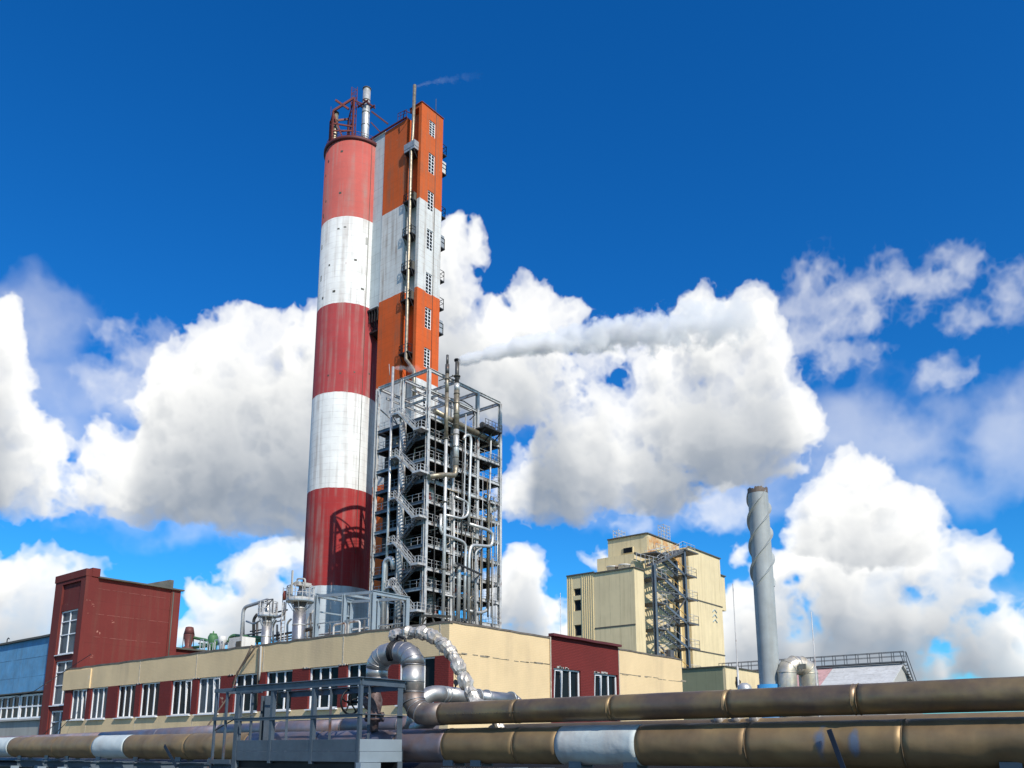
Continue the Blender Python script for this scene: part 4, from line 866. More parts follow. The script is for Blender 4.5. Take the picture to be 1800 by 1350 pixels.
# column-side conduit bundle with spiral wrap on the left face
for k,(xp,lab) in enumerate(((708,'wrapped pale column pipe running up behind the stairs'),)):
    for seg in range(1):
        a=P(707,1090,X=87.2); mb=MB(); mb.tube([(87.1,92.3,14),(87.1,92.3,51.6)],.42,16); q=mb.build('process_pipe',G['galv']); tag(q,lab,'pipe')
# vessels and machinery that fill the floors
def vessel(x,y,z0,z1,r,m,lab,nm='process_vessel',grp=None):
    mb=MB(); mb.lathe((x,y,z0),[(r*.3,0),(r,r*.35),(r,z1-z0-r*.35),(r*.3,z1-z0)],20); t=mb.build(nm,G[m]); tag(t,lab,'vessel',grp)
    mb=MB(); n_=max(2,int((z1-z0)/2))
    for k in range(n_): z=z0+r*.5+(z1-z0-r)*k/n_; mb.lathe((x,y,z),[(r+.005,0),(r+.05,.01),(r+.05,.09),(r+.005,.1)],20)
    mb.split('bands',G['trim'],t)
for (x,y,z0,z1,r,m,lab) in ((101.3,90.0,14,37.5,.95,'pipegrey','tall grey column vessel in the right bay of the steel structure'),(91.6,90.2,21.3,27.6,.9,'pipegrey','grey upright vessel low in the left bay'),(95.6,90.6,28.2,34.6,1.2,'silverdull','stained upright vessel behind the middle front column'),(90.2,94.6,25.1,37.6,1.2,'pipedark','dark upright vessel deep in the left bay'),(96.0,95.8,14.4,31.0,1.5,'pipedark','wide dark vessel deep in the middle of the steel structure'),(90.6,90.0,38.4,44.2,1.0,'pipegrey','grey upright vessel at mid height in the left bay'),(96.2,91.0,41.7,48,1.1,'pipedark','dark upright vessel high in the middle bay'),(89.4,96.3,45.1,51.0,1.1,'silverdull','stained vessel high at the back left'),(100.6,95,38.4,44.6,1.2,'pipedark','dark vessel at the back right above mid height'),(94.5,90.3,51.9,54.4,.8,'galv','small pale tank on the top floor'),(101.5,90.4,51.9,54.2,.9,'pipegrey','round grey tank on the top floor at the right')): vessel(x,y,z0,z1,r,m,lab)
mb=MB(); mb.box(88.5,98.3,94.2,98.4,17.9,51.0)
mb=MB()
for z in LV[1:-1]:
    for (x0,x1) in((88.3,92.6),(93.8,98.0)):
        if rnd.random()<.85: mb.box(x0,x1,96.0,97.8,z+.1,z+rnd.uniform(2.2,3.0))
w=mb.build('dark_filler_boxes',G['dark']); tag(w,'row of added dark boxes deepening the shade at the back of the steel structure floors','equipment')  # dark boxes added so the back of the floors reads as deep shade
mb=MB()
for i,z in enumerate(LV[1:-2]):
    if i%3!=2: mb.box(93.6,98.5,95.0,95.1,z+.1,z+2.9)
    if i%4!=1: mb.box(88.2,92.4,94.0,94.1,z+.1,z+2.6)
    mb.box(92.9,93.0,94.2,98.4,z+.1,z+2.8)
tag(mb.build('shade_sheets',G['deck']),'added dark sheets standing in for deep shade inside the steel structure floors','screen')  # near-black sheets added where the interior is only shaded
def at_level(): return rnd.choice(LV[1:-1])
# pipework seen among the floors
for k in range(78):
    z=at_level(); x=rnd.uniform(88,98.4 if k%5 else 103); y=rnd.uniform(87.9,92.5) if k%3 else rnd.uniform(88,97); r_=rnd.choice((.07,.09,.12,.16,.2)); kind=rnd.random()
    zt=z+3.3
    if kind<.45: pts=[(x,y,z+.1),(x,y,zt)]
    elif kind<.75: x2=min(98.5,x+rnd.uniform(2,5)); h_=rnd.uniform(1.8,2.9); pts=fillet([(x,y,z+.1),(x,y,z+h_),(x2,y,z+h_),(x2,y,z+.1)],.35)
    else: h_=rnd.uniform(2.2,3); pts=fillet([(x,87.9,z+h_),(x,y+2,z+h_),(x,y+2,z+.1)],.35)
    tag(tb('process_pipe',pts,r_,G[rnd.choice(('pipegrey','galv','silver','pipedark','silverdull','pipedark'))],n=8),'short pipe run among the many on the floors inside the steel structure','pipe','pipes inside the steel structure')
for k in range(46):
    z=at_level(); x=rnd.uniform(88.2,98); y=rnd.uniform(88,93); w_=rnd.uniform(.3,.8); h_=rnd.uniform(.6,1.7)
    mb=MB(); mb.lathe((x,y,z+.08),[(w_*.6,0),(w_*.6,h_*.5),(w_*.35,h_*.6),(w_*.35,h_*.9),(w_*.5,h_*.9),(w_*.5,h_)],10); tag(mb.build('pump_unit',G[rnd.choice(('pipegrey','dark','galv','redsteel','dark'))]),'small pump or valve unit on a floor inside the steel structure','pump','machines inside the steel structure')
for k,(x,y,z) in enumerate(((103.4,88.2,38.4),(102.6,87.9,39.4),(103.9,88.0,40.2))):
    mb=MB(); c=Vector((x,y,z))
    for j in range(5): p=c+Vector((rnd.uniform(-.8,.8),rnd.uniform(-.3,.3),rnd.uniform(0,1.2))); mb.tube([p,p+Vector((rnd.uniform(-1,1),rnd.uniform(-.2,.4),rnd.uniform(-.5,.9)))],rnd.uniform(.1,.22),8)
    mb.lathe(c,[(.45,0),(.45,.9),(.25,1.1)],12); tag(mb.build('valve_cluster',G['silver' if k!=1 else 'conc']),('lower','middle','upper')[k]+' of the tangled pale valve clusters at mid height near the right corner','valves','valve clusters')
for k in range(26):
    x=rnd.choice((94.0,94.7,95.4,96.9,97.6,98.1,99.6,100.2,101.2,101.9,102.6,103.3))+rnd.uniform(-.2,.2); z0=rnd.choice(LV[1:7]); z1=z0+rnd.choice((7,10,14,17)); y=rnd.choice((86.95,87.1,86.7)); pts=[(x,y,max(14,z0-3)),(x,y,min(z1,50))]
    if k%3==0: pts=fillet(pts+[(x+rnd.choice((-.9,.9)),y,min(z1,50)+.1),(x+rnd.choice((-.9,.9)),y+2,min(z1,50)+.1)],.4)
    tag(tb('process_pipe',pts,rnd.choice((.06,.08,.10,.13)),G[rnd.choice(('galv','pipegrey','silverdull','pipedark'))],n=8),'slender riser among the many on the front of the steel structure','pipe','slender risers on the steel front')
for k in range(10):
    z=LV[1+k]-.75; x0=rnd.uniform(87.8,96); x1=min(104.3,x0+rnd.uniform(3,9)); tag(tb('process_pipe',[(x0,87.0,z),(x1,87.0,z)],rnd.choice((.07,.1,.14)),G[rnd.choice(('galv','pipegrey','silverdull'))],n=8),'level pipe slung under a floor beam on the front of the steel structure','pipe','level pipes on the steel front')
# hanging side platform near the top right corner
pf=thing('hanging_platform','small dark railed platform with motors hung off the upper right of the steel structure','platform',(100.5,86,52.5))
MB().box(98.2,102.4,85.0,87.2,52.6,52.8).build('deck',G['dark'],pf); mb=MB(); railing(mb,(98.2,85.05,52.8),(102.4,85.05,52.8),1.2,5,.07); railing(mb,(102.4,85.05,52.8),(102.4,87,52.8),1.2,2,.07); mb.build('railing',G['galvd'],pf)
mb=MB(); [mb.beam((x,85.2,52.6),(x,87.3,51.0),.12,.15) for x in(98.6,100.4,102.2)]; mb.split('bracket',G['dark'],pf)
mb=MB(); [mb.lathe((99+i*1.1,86.2,53.3),[(.45,-.5),(.5,-.4),(.5,.4),(.45,.5)],14,(1,.2,0)) for i in range(3)]; mb.build('motors',G['pipedark'],pf)
pf=thing('hanging_platform','small railed catwalk hung below the right corner floor of the steel structure','platform',(102.7,86.3,47)); MB().box(100,103,85.9,87.2,47.2,47.35).build('deck',G['dark'],pf); mb=MB(); railing(mb,(100,85.95,47.35),(103,85.95,47.35),1.4,4,.07); railing(mb,(103,85.95,47.35),(103,87,47.35),1.4,1,.07); mb.build('railing',G['bsteel'],pf)
mb=MB(); mb.beam(P(802,990,Y=85.5),P(846,1010,Y=85.5),.2,.3); mb.beam(P(802,1003,Y=85.5),P(808,993,Y=85.5),.12,.15); mb.beam(P(835,1018,Y=85.5),P(845,1009,Y=85.5),.12,.15); mb.beam(P(806,992,Y=85.5),P(806,992,Y=87.3),.12,.15); mb.beam(P(843,1009,Y=85.5),P(843,1009,Y=87.3),.12,.15)
tag(mb.build('pipe_bracket_beam',G['dark']),'dark horizontal bracket beam holding the risers on the lower front','bracket')
q=tb('top_hose',[P(790,700,Y=88),P(815,705,Y=88),P(830,715,Y=88),P(834,730,Y=88),P(826,738,Y=88)],.1,G['dark'],n=6); tag(q,'curved dark pipe loop between the top beams','pipe')
# ------------------------------------------------------------------ plant on the roofs behind the parapet
def PX(l,X): return [P(x,y,X=X) for x,y in l]
v=thing('roof_ventilator','oxide brown roof ventilator with a bulging head','ventilator',(40,68.8,9)); c=P(332,1120,X=40)
MB().lathe((40,c.y,0),[(.42,8.6),(.55,10.25),(.55,10.32),(.27,10.5),(.47,11.45),(.47,11.5)],20).build('body',G['brownvent'],v); MB().lathe((40,c.y,0),[(.47,11.5),(.33,12.15),(.2,12.2)],20).build('cap',G['brownvent'],v)
mb=MB(); [mb.beam((40+.5*math.cos(k),c.y+.5*math.sin(k),10.2),(40+.46*math.cos(k),c.y+.46*math.sin(k),11.5),.05,.05) for k in(0,1.5,3,4.5)]; mb.build('stays',G['trim'],v)
t=thing('green_tank','round green tank on the roof between green pipes','tank',(40,65,9)); c=P(374,1128,X=40); MB().lathe((40,c.y,0),[(.33,9.3),(.36,10.4),(.42,10.6),(.42,11.0),(.32,11.2)],20).build('shell',G['green'],t); MB().lathe((40,c.y,11.2),[(.3,0),(.3,.08),(.06,.1),(.05,.3)],12).build('lid',G['green'],t)
for l,r_,lab in (([(338,1120),(345,1122),(362,1125),(366,1127)],.13,'upper green pipe leaving the brown ventilator'),([(335,1139),(360,1136),(402,1128),(440,1120),(474,1122)],.14,'long low green pipe sloping along the roof'),([(403,1130),(404,1121),(410,1117),(422,1118),(450,1122),(475,1125)],.15,'bent green pipe arching over the white box'),([(385,1133),(420,1129),(474,1126)],.10,'thin green pipe at the back of the roof'),([(350,1131),(365,1133),(390,1127)],.08,'thin green branch pipe next to the green tank')):
    tag(tb('green_pipe',fillet(PX(l,40.2+r_),.6),r_,G['green'],n=10),lab,'pipe')
for k,x in enumerate((352,360,369,378,386,395)):
    a=P(x,1140,X=39.6); b_=P(x,1125+(k%3)*3,X=39.6); m=MB(); m.beam((a.x,a.y,9),b_,.07,.07); m.beam(b_,b_+Vector((0,-.5,0)),.06,.06); m.beam((b_.x,b_.y-.5,9),b_+Vector((0,-.5,0)),.05,.05); tag(m.build('pipe_stand',G['galv']),'small pale pipe stand among the green roof pipes','stand','pipe stands on the roof')
c=P(413,1130,X=38.5); b=thing('white_roof_box','white rooftop equipment box with a dark grille','equipment',(38.5,c.y,9)); MB().box(38,39.2,P(425,1130,X=38).y,P(402,1130,X=38).y,8.6,10.25).build('casing',G['box'],b); MB().box(37.94,38,P(424,1130,X=38).y,P(416,1130,X=38).y,9.4,9.9).build('grille',G['trim'],b)
c=P(391,1125,X=39.8); tag(MB().lathe((39.8,c.y,9),[(.2,0),(.25,1.3),(.38,1.5),(.3,1.9)],12).build('vent_cowl',G['box']),'small white cowl between the green tank and the white box','vent')
def column(px,yb,yt,rpx,ph,ypl,rm,lab,X=40,m='inox',pr=1.0):
    c=P(px,yb,X=X); z0=6.4; zt=P(px,yt,X=X).z; zp=P(px,ypl,X=X).z; r=rpx/22.3
    t=thing('process_column',lab,'vessel',(X,c.y,z0)); MB().lathe((X,c.y,z0),[(r,0),(r,zp-z0-.1)],28).build('shell',G[m],t)
    MB().lathe((X,c.y,zp),[(r*.55,-.1),(r*.55,(zt-zp)*.5),(r*.35,(zt-zp)*.62),(r*.35,(zt-zp)*.85),(r*.15,(zt-zp))],18).build('head',G[m],t)
    mb=MB()
    for k in range(4): z=z0+(zp-z0)*(.3+.2*k); mb.lathe((X,c.y,z),[(r+.004,0),(r+.03,.02),(r+.03,.1),(r+.004,.12)],28)
    mb.split('bands',G['pipegrey'],t)
    p=MB(); R_=r*pr; p.lathe((X,c.y,zp-.12),[(r,0),(R_,0),(R_,.14),(r,.14)],20); 
    for k in range(8): a=k*math.pi/4; p.beam((X+r*math.cos(a),c.y+r*math.sin(a),zp-.8),(X+R_*.95*math.cos(a),c.y+R_*.95*math.sin(a),zp-.1),.04,.05)
    p.build('platform',G['bsteel2'],t)
    p=MB(); n=12
    for k in range(n):
        a=2*math.pi*k/n; a2=2*math.pi*(k+1)/n; A=Vector((X+R_*math.cos(a),c.y+R_*math.sin(a),zp)); B=Vector((X+R_*math.cos(a2),c.y+R_*math.sin(a2),zp))
        p.beam(A,A+Vector((0,0,1.1)),.05,.05); p.beam(A+Vector((0,0,1.1)),B+Vector((0,0,1.1)),.05,.05); p.beam(A+Vector((0,0,.55)),B+Vector((0,0,.55)),.04,.04); p.beam(A+Vector((0,0,.1)),B+Vector((0,0,.1)),.02,.2)
    p.build('railing',G['galv'],t); return t,c.y,r,zp,zt
t,cy_,r_,zp,zt=column(467,1135,1060,8.6,0,1083,1,'bright stainless column with a ring platform and a big bent pipe',pr=1.9)
tag(tb('bent_pipe',fillet([(40,cy_,zt-.2),(40,cy_,zt+.25),(40,cy_+1.6,zt+.1),(39.8,P(432,1065,X=40).y,zt-.1),(39.8,P(432,1065,X=40).y,6.6)],.5),.14,G['pipegrey'],n=16),'thick grey pipe bending from the stainless column head down to the roof','pipe')
mb=MB(); a=P(460,1056,X=39.5); b_=P(480,1053,X=39.5); mb.beam((39.5,a.y,zp),a,.06,.06); mb.beam((39.5,b_.y,zp),b_,.06,.06); mb.beam(a,b_,.07,.07); mb.beam(a+Vector((0,-.4,-.7)),b_,.06,.06); mb.build('davit_frame',G['galvd'],t).location
t2,cy2,r2_,zp2,zt2=column(524,1128,1025,11,0,1057,1,'larger rust-streaked column with a wide ring platform and ladder',pr=2.1,m='inoxd')
mb=MB()
for dy in(0,.45): mb.beam((40-r2_-.25,cy2+.75+dy,6.4),(40-r2_-.25,cy2+.75+dy,zp2+1.1),.05,.06)
z=6.6
while z<zp2+1: mb.beam((40-r2_-.25,cy2+.75,z),(40-r2_-.25,cy2+1.2,z),.035,.035); z+=.3
mb.build('ladder',G['galv'],t2)
mb=MB(); mb.box(39.4,40.6,cy2-.5,cy2+.1,zt2-.35,zt2-.05); mb.tube(fillet([(39.6,cy2+.9,zp2),(39.6,cy2+.9,zt2-.2),(39.6,cy2+.1,zt2)],.3),.07,8); mb.tube(fillet([(39.6,cy2,zt2-.3),(39.6,cy2,zt2+.25),(39.6,cy2-1.0,zt2+.1),(39.6,cy2-1.0,zt2-.7)],.2),.07,8); mb.beam((39.4,cy2+.35,zp2),(39.4,cy2+.35,zt2+.9),.12,.12); mb.build('top_valves',G['conc'],t2)
mb=MB(); mb.lathe((39.3,cy2+1.0,zp2+.1),[(.15,0),(.2,.4),(.1,.7)],10); mb.build('red_valve',G['redsteel'],t2)
# tangle of small pipes between the columns
for k,(l,r_,m) in enumerate(((([(500,1090),(500,1058)]),.07,'galvd'),([(480,1085),(493,1083),(500,1078),(501,1065)],.12,'pipegrey'),([(478,1078),(505,1072)],.07,'dark'),([(433,1092),(447,1097),(458,1090)],.08,'pipegrey'),([(446,1134),(446,1088),(452,1080)],.13,'dark'),([(452,1134),(452,1095)],.10,'pipedark'),([(480,1134),(480,1100),(486,1090)],.07,'galv'),([(487,1125),(487,1098)],.09,'galvd'),([(494,1125),(494,1085)],.06,'galv'),([(428,1134),(428,1092)],.09,'dark'),([(505,1128),(505,1095),(512,1088)],.08,'pipegrey'),([(540,1128),(540,1090),(552,1072)],.07,'galv'),([(546,1120),(546,1078)],.09,'pipedark'),([(480,1118),(512,1112)],.10,'pipedark'),([(480,1124),(516,1117)],.06,'dark'),([(536,1108),(560,1102)],.16,'pipedark'),([(536,1098),(560,1093)],.07,'galv'),([(440,1110),(460,1107)],.06,'dark'),([(424,1118),(462,1111)],.07,'galvd'),([(422,1128),(470,1119)],.05,'galv'),([(484,1093),(500,1090)],.06,'galv'))):
    tag(tb('roof_pipe',fillet(PX([(l[0][0],l[0][1])]+l[1:],40.8+(k%3)*.5),.3) if len(l)>2 else PX(l,40.8+(k%3)*.5),r_,G[m],n=8),'small pipe in the tangle around the two roof columns','pipe','pipes around the roof columns')
# long low racks: dark lines behind the frame
for k in range(4):
    z=9.2+k*.55; X_=43+.4*k; a=P(478,1125,X=X_); e_=P(690,1100,X=X_)
    tag(tb('rack_pipe',[(X_,a.y,z),(X_,e_.y,z+.1)],(.12,.09,.14,.07)[k],G[('pipedark','galvd','dark','galv')[k]],n=8),('lowest','second','third','top')[k]+' of the long pipes running behind the roof frame','pipe','long rack pipes behind the roof frame')
for k in range(7):
    X_=42.8; y=P(490+k*30,1110,X=X_).y; mb=MB(); mb.beam((X_,y,6.4),(X_,y,11.3),.1,.1); mb.beam((X_,y,9.1),(X_+1.6,y,9.1),.08,.1); mb.beam((X_+1.6,y,6.4),(X_+1.6,y,11.3),.1,.1); tag(mb.build('rack_post',G['galvd']),'thin grey pipe rack post behind the roof frame','post','pipe rack posts on the roof')
# pale blue-grey portal frame
f=thing('roof_portal_frame','pale blue-grey open portal frame standing on the long roof','frame',(39.6,45.7,6.4))
yy=[48.7,45.7,42.75]; H0=[12.7,11.95+.3,11.95]
for i,y in enumerate((48.7,42.75)):
    zt=(12.45,12.0)[i]
    for x in(38,41.1): MB().ibeam((x,y,6.3),(x,y,zt),.3,.3,.05).build('post',G['bsteel2'],f)
    for x in(38.0,): pass
zt=[12.45,12.0]
mb=MB(); mb.ibeam((37.9,48.7,12.45),(41.3,48.7,12.45),.22,.28,.05); mb.ibeam((37.9,42.75,12.0),(41.3,42.75,12.0),.22,.28,.05); mb.beam((38,48.7,12.4),(38,42.75,12.0),.16,.2); mb.beam((41.1,48.7,12.4),(41.1,42.75,12.0),.16,.2); mb.beam((38,48.7,11.3),(41.1,48.7,11.3),.1,.1); mb.beam((38,45.7,12.2),(41.1,45.7,12.2),.14,.16); mb.build('top_beam',G['bsteel2'],f)
for x in(38,41.1): MB().ibeam((x,45.7,6.3),(x,45.7,12.2),.26,.26,.05).build('post',G['bsteel2'],f)
mb=MB()
for z in(8.2,9.4,10.4): mb.beam((38,48.7,z),(38,42.75,z-.1),.07,.07); mb.beam((41.1,48.7,z),(41.1,42.75,z-.1),.07,.07)
mb.beam((38,48.7,9.3),(41.1,45.7,8.4),.08,.08); mb.build('side_rails',G['bsteel2'],f)
for k,(x0,x1,y0,y1) in enumerate(((586,607,1118,1098),(612,632,1112,1094))):
    a=P(x0,y0,X=37.5); c=P(x1,y0-3,X=37.5); z=P(x0,y1,X=37.5).z
    tag(tb('hoop_rail',fillet([(37.5,a.y,6.4),(37.5,a.y,z),(37.5,c.y,z),(37.5,c.y,6.4)],.25),.07,G['galv'],n=8),('left' if k==0 else 'right')+' of the two pale hoop rails at the parapet under the portal frame','rail')
# dark bracket at the building corner
mb=MB(); a=Vector((25.6,24.2,6.8)); mb.beam(P(741,1082,X=26),P(792,1084,X=26),.08,.1); mb.beam(P(745,1083,X=26),P(742,1096,X=26),.06,.06); mb.beam(P(742,1096,X=26),P(750,1086,X=26),.05,.05); mb.beam(P(760,1084,X=26),P(765,1099,X=26),.05,.05); mb.beam(P(785,1084,X=26),P(787,1096,X=26),.05,.05)
tag(mb.build('corner_bracket',G['trim']),'thin dark angle iron rail at the beige roof corner','bracket')
# ------------------------------------------------------------------ foreground pipes
def seg(name,X,z,r,y0,y1,m,parent,n=48):
    o=MB().tube([(X,y0,z),(X,y1,z)],r,n).build(name,G[m],parent); return o
p1=thing('large_clad_pipe','thick brown metal-clad pipe running the whole width at eye level','pipe',(8,10,1.5))
X1,Z1_,R1=8.0,1.745,.212
ed=[('cladding_section',-4,2.08,'brown'),('cladding_section',2.08,3.49,'brown'),('cladding_section',3.49,4.69,'brown'),('white_band',4.69,5.71,'wband'),('cladding_section',5.71,6.32,'brown'),('cladding_section',6.32,7.44,'brown'),('mauve_section',7.44,8.3,'purple'),('mauve_section',8.3,9.9,'purple'),('mauve_section',9.9,11.6,'purple'),('cladding_section',11.6,13.3,'brown'),('cladding_section',13.3,15.33,'brown'),('white_band',15.33,16.52,'wband'),('cladding_section',16.52,20.36,'brown'),('white_band',20.36,21.4,'wband'),('cladding_section',21.4,60,'brown')]
def dented(X,z,r,y0,y1,mt,nm,parent,dents=()):
    n=72; L_=max(2,int((y1-y0)/.06)) if y1-y0<8 else 20; mb=MB(); b0=len(mb.v)
    for i in range(L_+1):
        y=y0+(y1-y0)*i/L_
        for k in range(n):
            a=2*math.pi*k/n; rr=r*(1+.006*math.sin(y*5+k*.3)+.004*math.sin(y*13+k*.7))
            for (dy,da,w,dp) in dents:
                q=((y-dy)/w)**2+((((a-da+math.pi)%(2*math.pi)-math.pi)*r)/w)**2
                rr-=dp*math.exp(-q*1.2)
            mb.v.append((X+math.cos(a)*rr,y,z+math.sin(a)*rr))
    for i in range(L_):
        for k in range(n): k2=(k+1)%n; mb.face([b0+i*n+k,b0+i*n+k2,b0+(i+1)*n+k2,b0+(i+1)*n+k],True)
    mb.face([b0+k for k in range(n)]); mb.face([b0+L_*n+k for k in range(n)])
    return mb.build(nm,G[mt],parent)
for nm,y0,y1,m in ed:
    dn=[(rnd.uniform(y0,y1),math.pi+rnd.uniform(-.9,.9),rnd.uniform(.05,.13),rnd.uniform(.004,.012)) for _ in range(int(min(8,(y1-y0)*3)))]
    if y0<2 and y1<3: dn+=[(1.35,math.pi+.8,.18,.035)]
    dented(X1,Z1_,R1*(1.006 if nm=='white_band' else 1),y0+.004,y1-.004,m,nm,p1,dn)
mb=MB()
for y in(2.08,3.49,6.32,7.44,8.3,9.9,13.3,18.2):
    for dy,rr in((0,.002),): mb.lathe((X1,y+dy,Z1_),[(R1-.01,-.007),(R1+rr,-.005),(R1+rr+.002,0),(R1+rr,.005),(R1-.01,.007)],72,(0,1,0),cap=False)
mb.split('seam_ring',G['ring'],p1)
ob=MB(); th_=[(2.62,math.pi-.2)]
# blue paint mist on the pipe next to the prop: thin painted patches following the cladding
mistm=bpy.data.materials.new('blue_overspray'); mistm.use_nodes=True
t_=mistm.node_tree; B_=t_.nodes['Principled BSDF']; B_.inputs['Base Color'].default_value=(.12,.20,.33,1); B_.inputs['Roughness'].default_value=.6
tcg=t_.nodes.new('ShaderNodeNewGeometry'); nz_=t_.nodes.new('ShaderNodeTexNoise'); nz_.inputs['Scale'].default_value=9; nz_.inputs['Detail'].default_value=6
vm=t_.nodes.new('ShaderNodeVectorMath'); vm.operation='MULTIPLY'; vm.inputs[1].default_value=(1,1.0,.35); t_.links.new(tcg.outputs['Position'],vm.inputs[0]); t_.links.new(vm.outputs[0],nz_.inputs['Vector'])
mr=t_.nodes.new('ShaderNodeMapRange'); mr.inputs[1].default_value=.38; mr.inputs[2].default_value=.62
gr=t_.nodes.new('ShaderNodeTexGradient'); gr.gradient_type='SPHERICAL'; tco=t_.nodes.new('ShaderNodeTexCoord'); mp_=t_.nodes.new('ShaderNodeMapping'); mp_.inputs['Scale'].default_value=(2.5,13.0,5.5); t_.links.new(tco.outputs['Object'],mp_.inputs['Vector']); t_.links.new(mp_.outputs[0],gr.inputs[0])
mm_=t_.nodes.new('ShaderNodeMath'); mm_.operation='MULTIPLY_ADD'; t_.links.new(gr.outputs['Fac'],mm_.inputs[0]); mm_.inputs[1].default_value=.75; t_.links.new(nz_.outputs[0],mm_.inputs[2]); 
mr.inputs[1].default_value=.62; mr.inputs[2].default_value=.95
t_.links.new(mm_.outputs[0],mr.inputs[0]); mr.inputs[4].default_value=.55; t_.links.new(mr.outputs[0],B_.inputs['Alpha'])
for (yc,nm) in ((2.76,'blue_overspray'),(2.47,'blue_overspray')):
    mb=MB(); n=14; b0=0; rr=R1+.004
    for i in range(7):
        for k in range(n+1):
            a=math.pi-.9+1.9*k/n; mb.v.append((X1+math.cos(a)*rr,yc-.10+.20*i/6,Z1_+math.sin(a)*rr))
    for i in range(6):
        for k in range(n): mb.face([i*(n+1)+k,i*(n+1)+k+1,(i+1)*(n+1)+k+1,(i+1)*(n+1)+k],True)
    mb.build(nm,mistm,p1,origin=(X1-rr,yc,Z1_+.02))
for (a,c),lab in (((Vector((7.74,2.66,1.87)),Vector((7.70,2.50,1.38))),'dark blue flat steel bar leaning on the large pipe beside blue paint mist'),((Vector((7.76,13.84,1.76)),Vector((7.70,13.3,1.42))),'dark flat bar leaning on the large pipe left of the platform')):
    mb=MB(); mb.beam(a,c,.045 if a.y<5 else .06,.012,(1,0,0)); tag(mb.build('prop_bar',G['navy'],bevel=.002),lab,'bar')
# upper pipe with riser and gooseneck
p2=thing('upper_clad_pipe','slimmer olive brown clad pipe above the large one with a silver gooseneck riser','pipe',(7.9,4,2))
X2,Z2,R2=7.9,2.134,.137
elb=fillet([(X2,8.76,2.60),(X2,8.76,2.98),(X2,8.06,2.98),(X2,8.06,2.134),(X2,7.3,2.134)],.36,4)
def miter(pts,r,m,nm,n=40): return MB().tube(pts,r,n).build(nm,G[m],p2)
miter([(X2,8.76,2.63),(X2,8.76,2.80)],R2+.01,'inox','riser_section')
arch=[(X2,8.76,2.80)]+[(X2,8.30+.42*math.cos(a),2.80+.20*math.sin(a)/1+ .0) for a in (math.pi*.17,math.pi*.36,math.pi*.5)]
arc=[]
for k in range(0,5): a=math.pi/2*k/4; arc.append((X2,8.51+.25*math.cos(a),2.76+.20*math.sin(a)))
miter(arc+[(X2,8.41,2.96)],R2+.012,'inox','gooseneck_left')
arc2=[(X2,8.41,2.96)]
for k in range(0,5): a=math.pi/2*k/4; arc2.append((X2,8.31-.25*math.sin(a),2.76+.20*math.cos(a)))
miter(arc2,R2+.014,'inoxd','gooseneck_right')
miter([(X2,8.06,2.77),(X2,8.06,2.42)],R2+.008,'inox','riser_section')
a3=[(X2,8.06,2.43)]
for k in range(1,5): a=math.pi/2*k/4; a3.append((X2,7.76+.30*math.cos(a),2.40-.266*math.sin(a)))
miter(a3+[(X2,7.5,Z2)],R2+.006,'elbowm','lower_elbow')
mb=MB()
for lst in (arc,arc2,a3):
    for i in range(1,len(lst)-1):
        d=(Vector(lst[min(i+1,len(lst)-1)])-Vector(lst[i-1])).normalized(); p=Vector(lst[i]); mb.tube([p-d*.006,p+d*.006],R2+.017,40)
for z in(2.80,2.64): mb.tube([(X2,8.76,z-.006),(X2,8.76,z+.006)],R2+.016,40)
for z in(2.78,2.56,2.43): mb.tube([(X2,8.06,z-.006),(X2,8.06,z+.006)],R2+.014,40)
mb.split('seam_ring',G['inoxd'],p2)
for i,(y0,y1) in enumerate(((6.29,7.5),(4.97,6.29),(3.64,4.97),(2.42,3.64),(1.0,2.42),(-4,1.0))):
    dented(X2,Z2,R2,y0+.003,y1-.003,'brown2' if i else 'brown2','cladding_section',p2,[(rnd.uniform(y0,y1),math.pi+rnd.uniform(-1,1),rnd.uniform(.04,.09),rnd.uniform(.002,.006)) for _ in range(3)])
mb=MB()
for y in(6.29,4.97,3.64,2.42,1.0):
    for dy,rr in((0,.0025),(.045,.0015)): mb.lathe((X2,y+dy,Z2),[(R2-.01,-.006),(R2+rr,-.004),(R2+rr+.002,0),(R2+rr,.004),(R2-.01,.006)],56,(0,1,0),cap=False)
mb.split('seam_ring',G['ring'],p2)
mb=MB()
for i in range(26): y=7.3-i*.045; mb.box(X2-R2-.004,X2-R2+.004,y,y+.03,Z2-.02,Z2-.016)
for i in range(9): mb.lathe((X2-R2-.002,7.3-i*.13,Z2-.012),[(.006,0),(.004,.006)],8,(-1,0,0))
mb.build('lap_joint',G['trim'],p2)
# broken saddle on the gooseneck crown
mb=MB(); mb.tube([(X2,8.30,3.02-.16),(X2,8.30,3.02+.16)],.001,4); 
mb=MB(); n=24
for dy in(-.05,.0,.05):
    pts=[(X2+math.cos(a)*(R2+.022),8.38+dy*.6,2.96+math.sin(a)*(R2+.022)) for a in [math.pi*(-.25)+math.pi*1.5*k/n for k in range(n+1)]]
    mb.tube(pts,.014,6)
mb.tube([(X2-.02,8.40,3.08),(X2-.05,8.32,3.18),(X2,8.24,3.14),(X2,8.18,3.02)],.02,6); mb.tube([(X2,8.45,3.09),(X2-.06,8.36,3.14),(X2-.1,8.3,3.0)],.018,6)
mb.build('burnt_clamp',G['black'],p2)
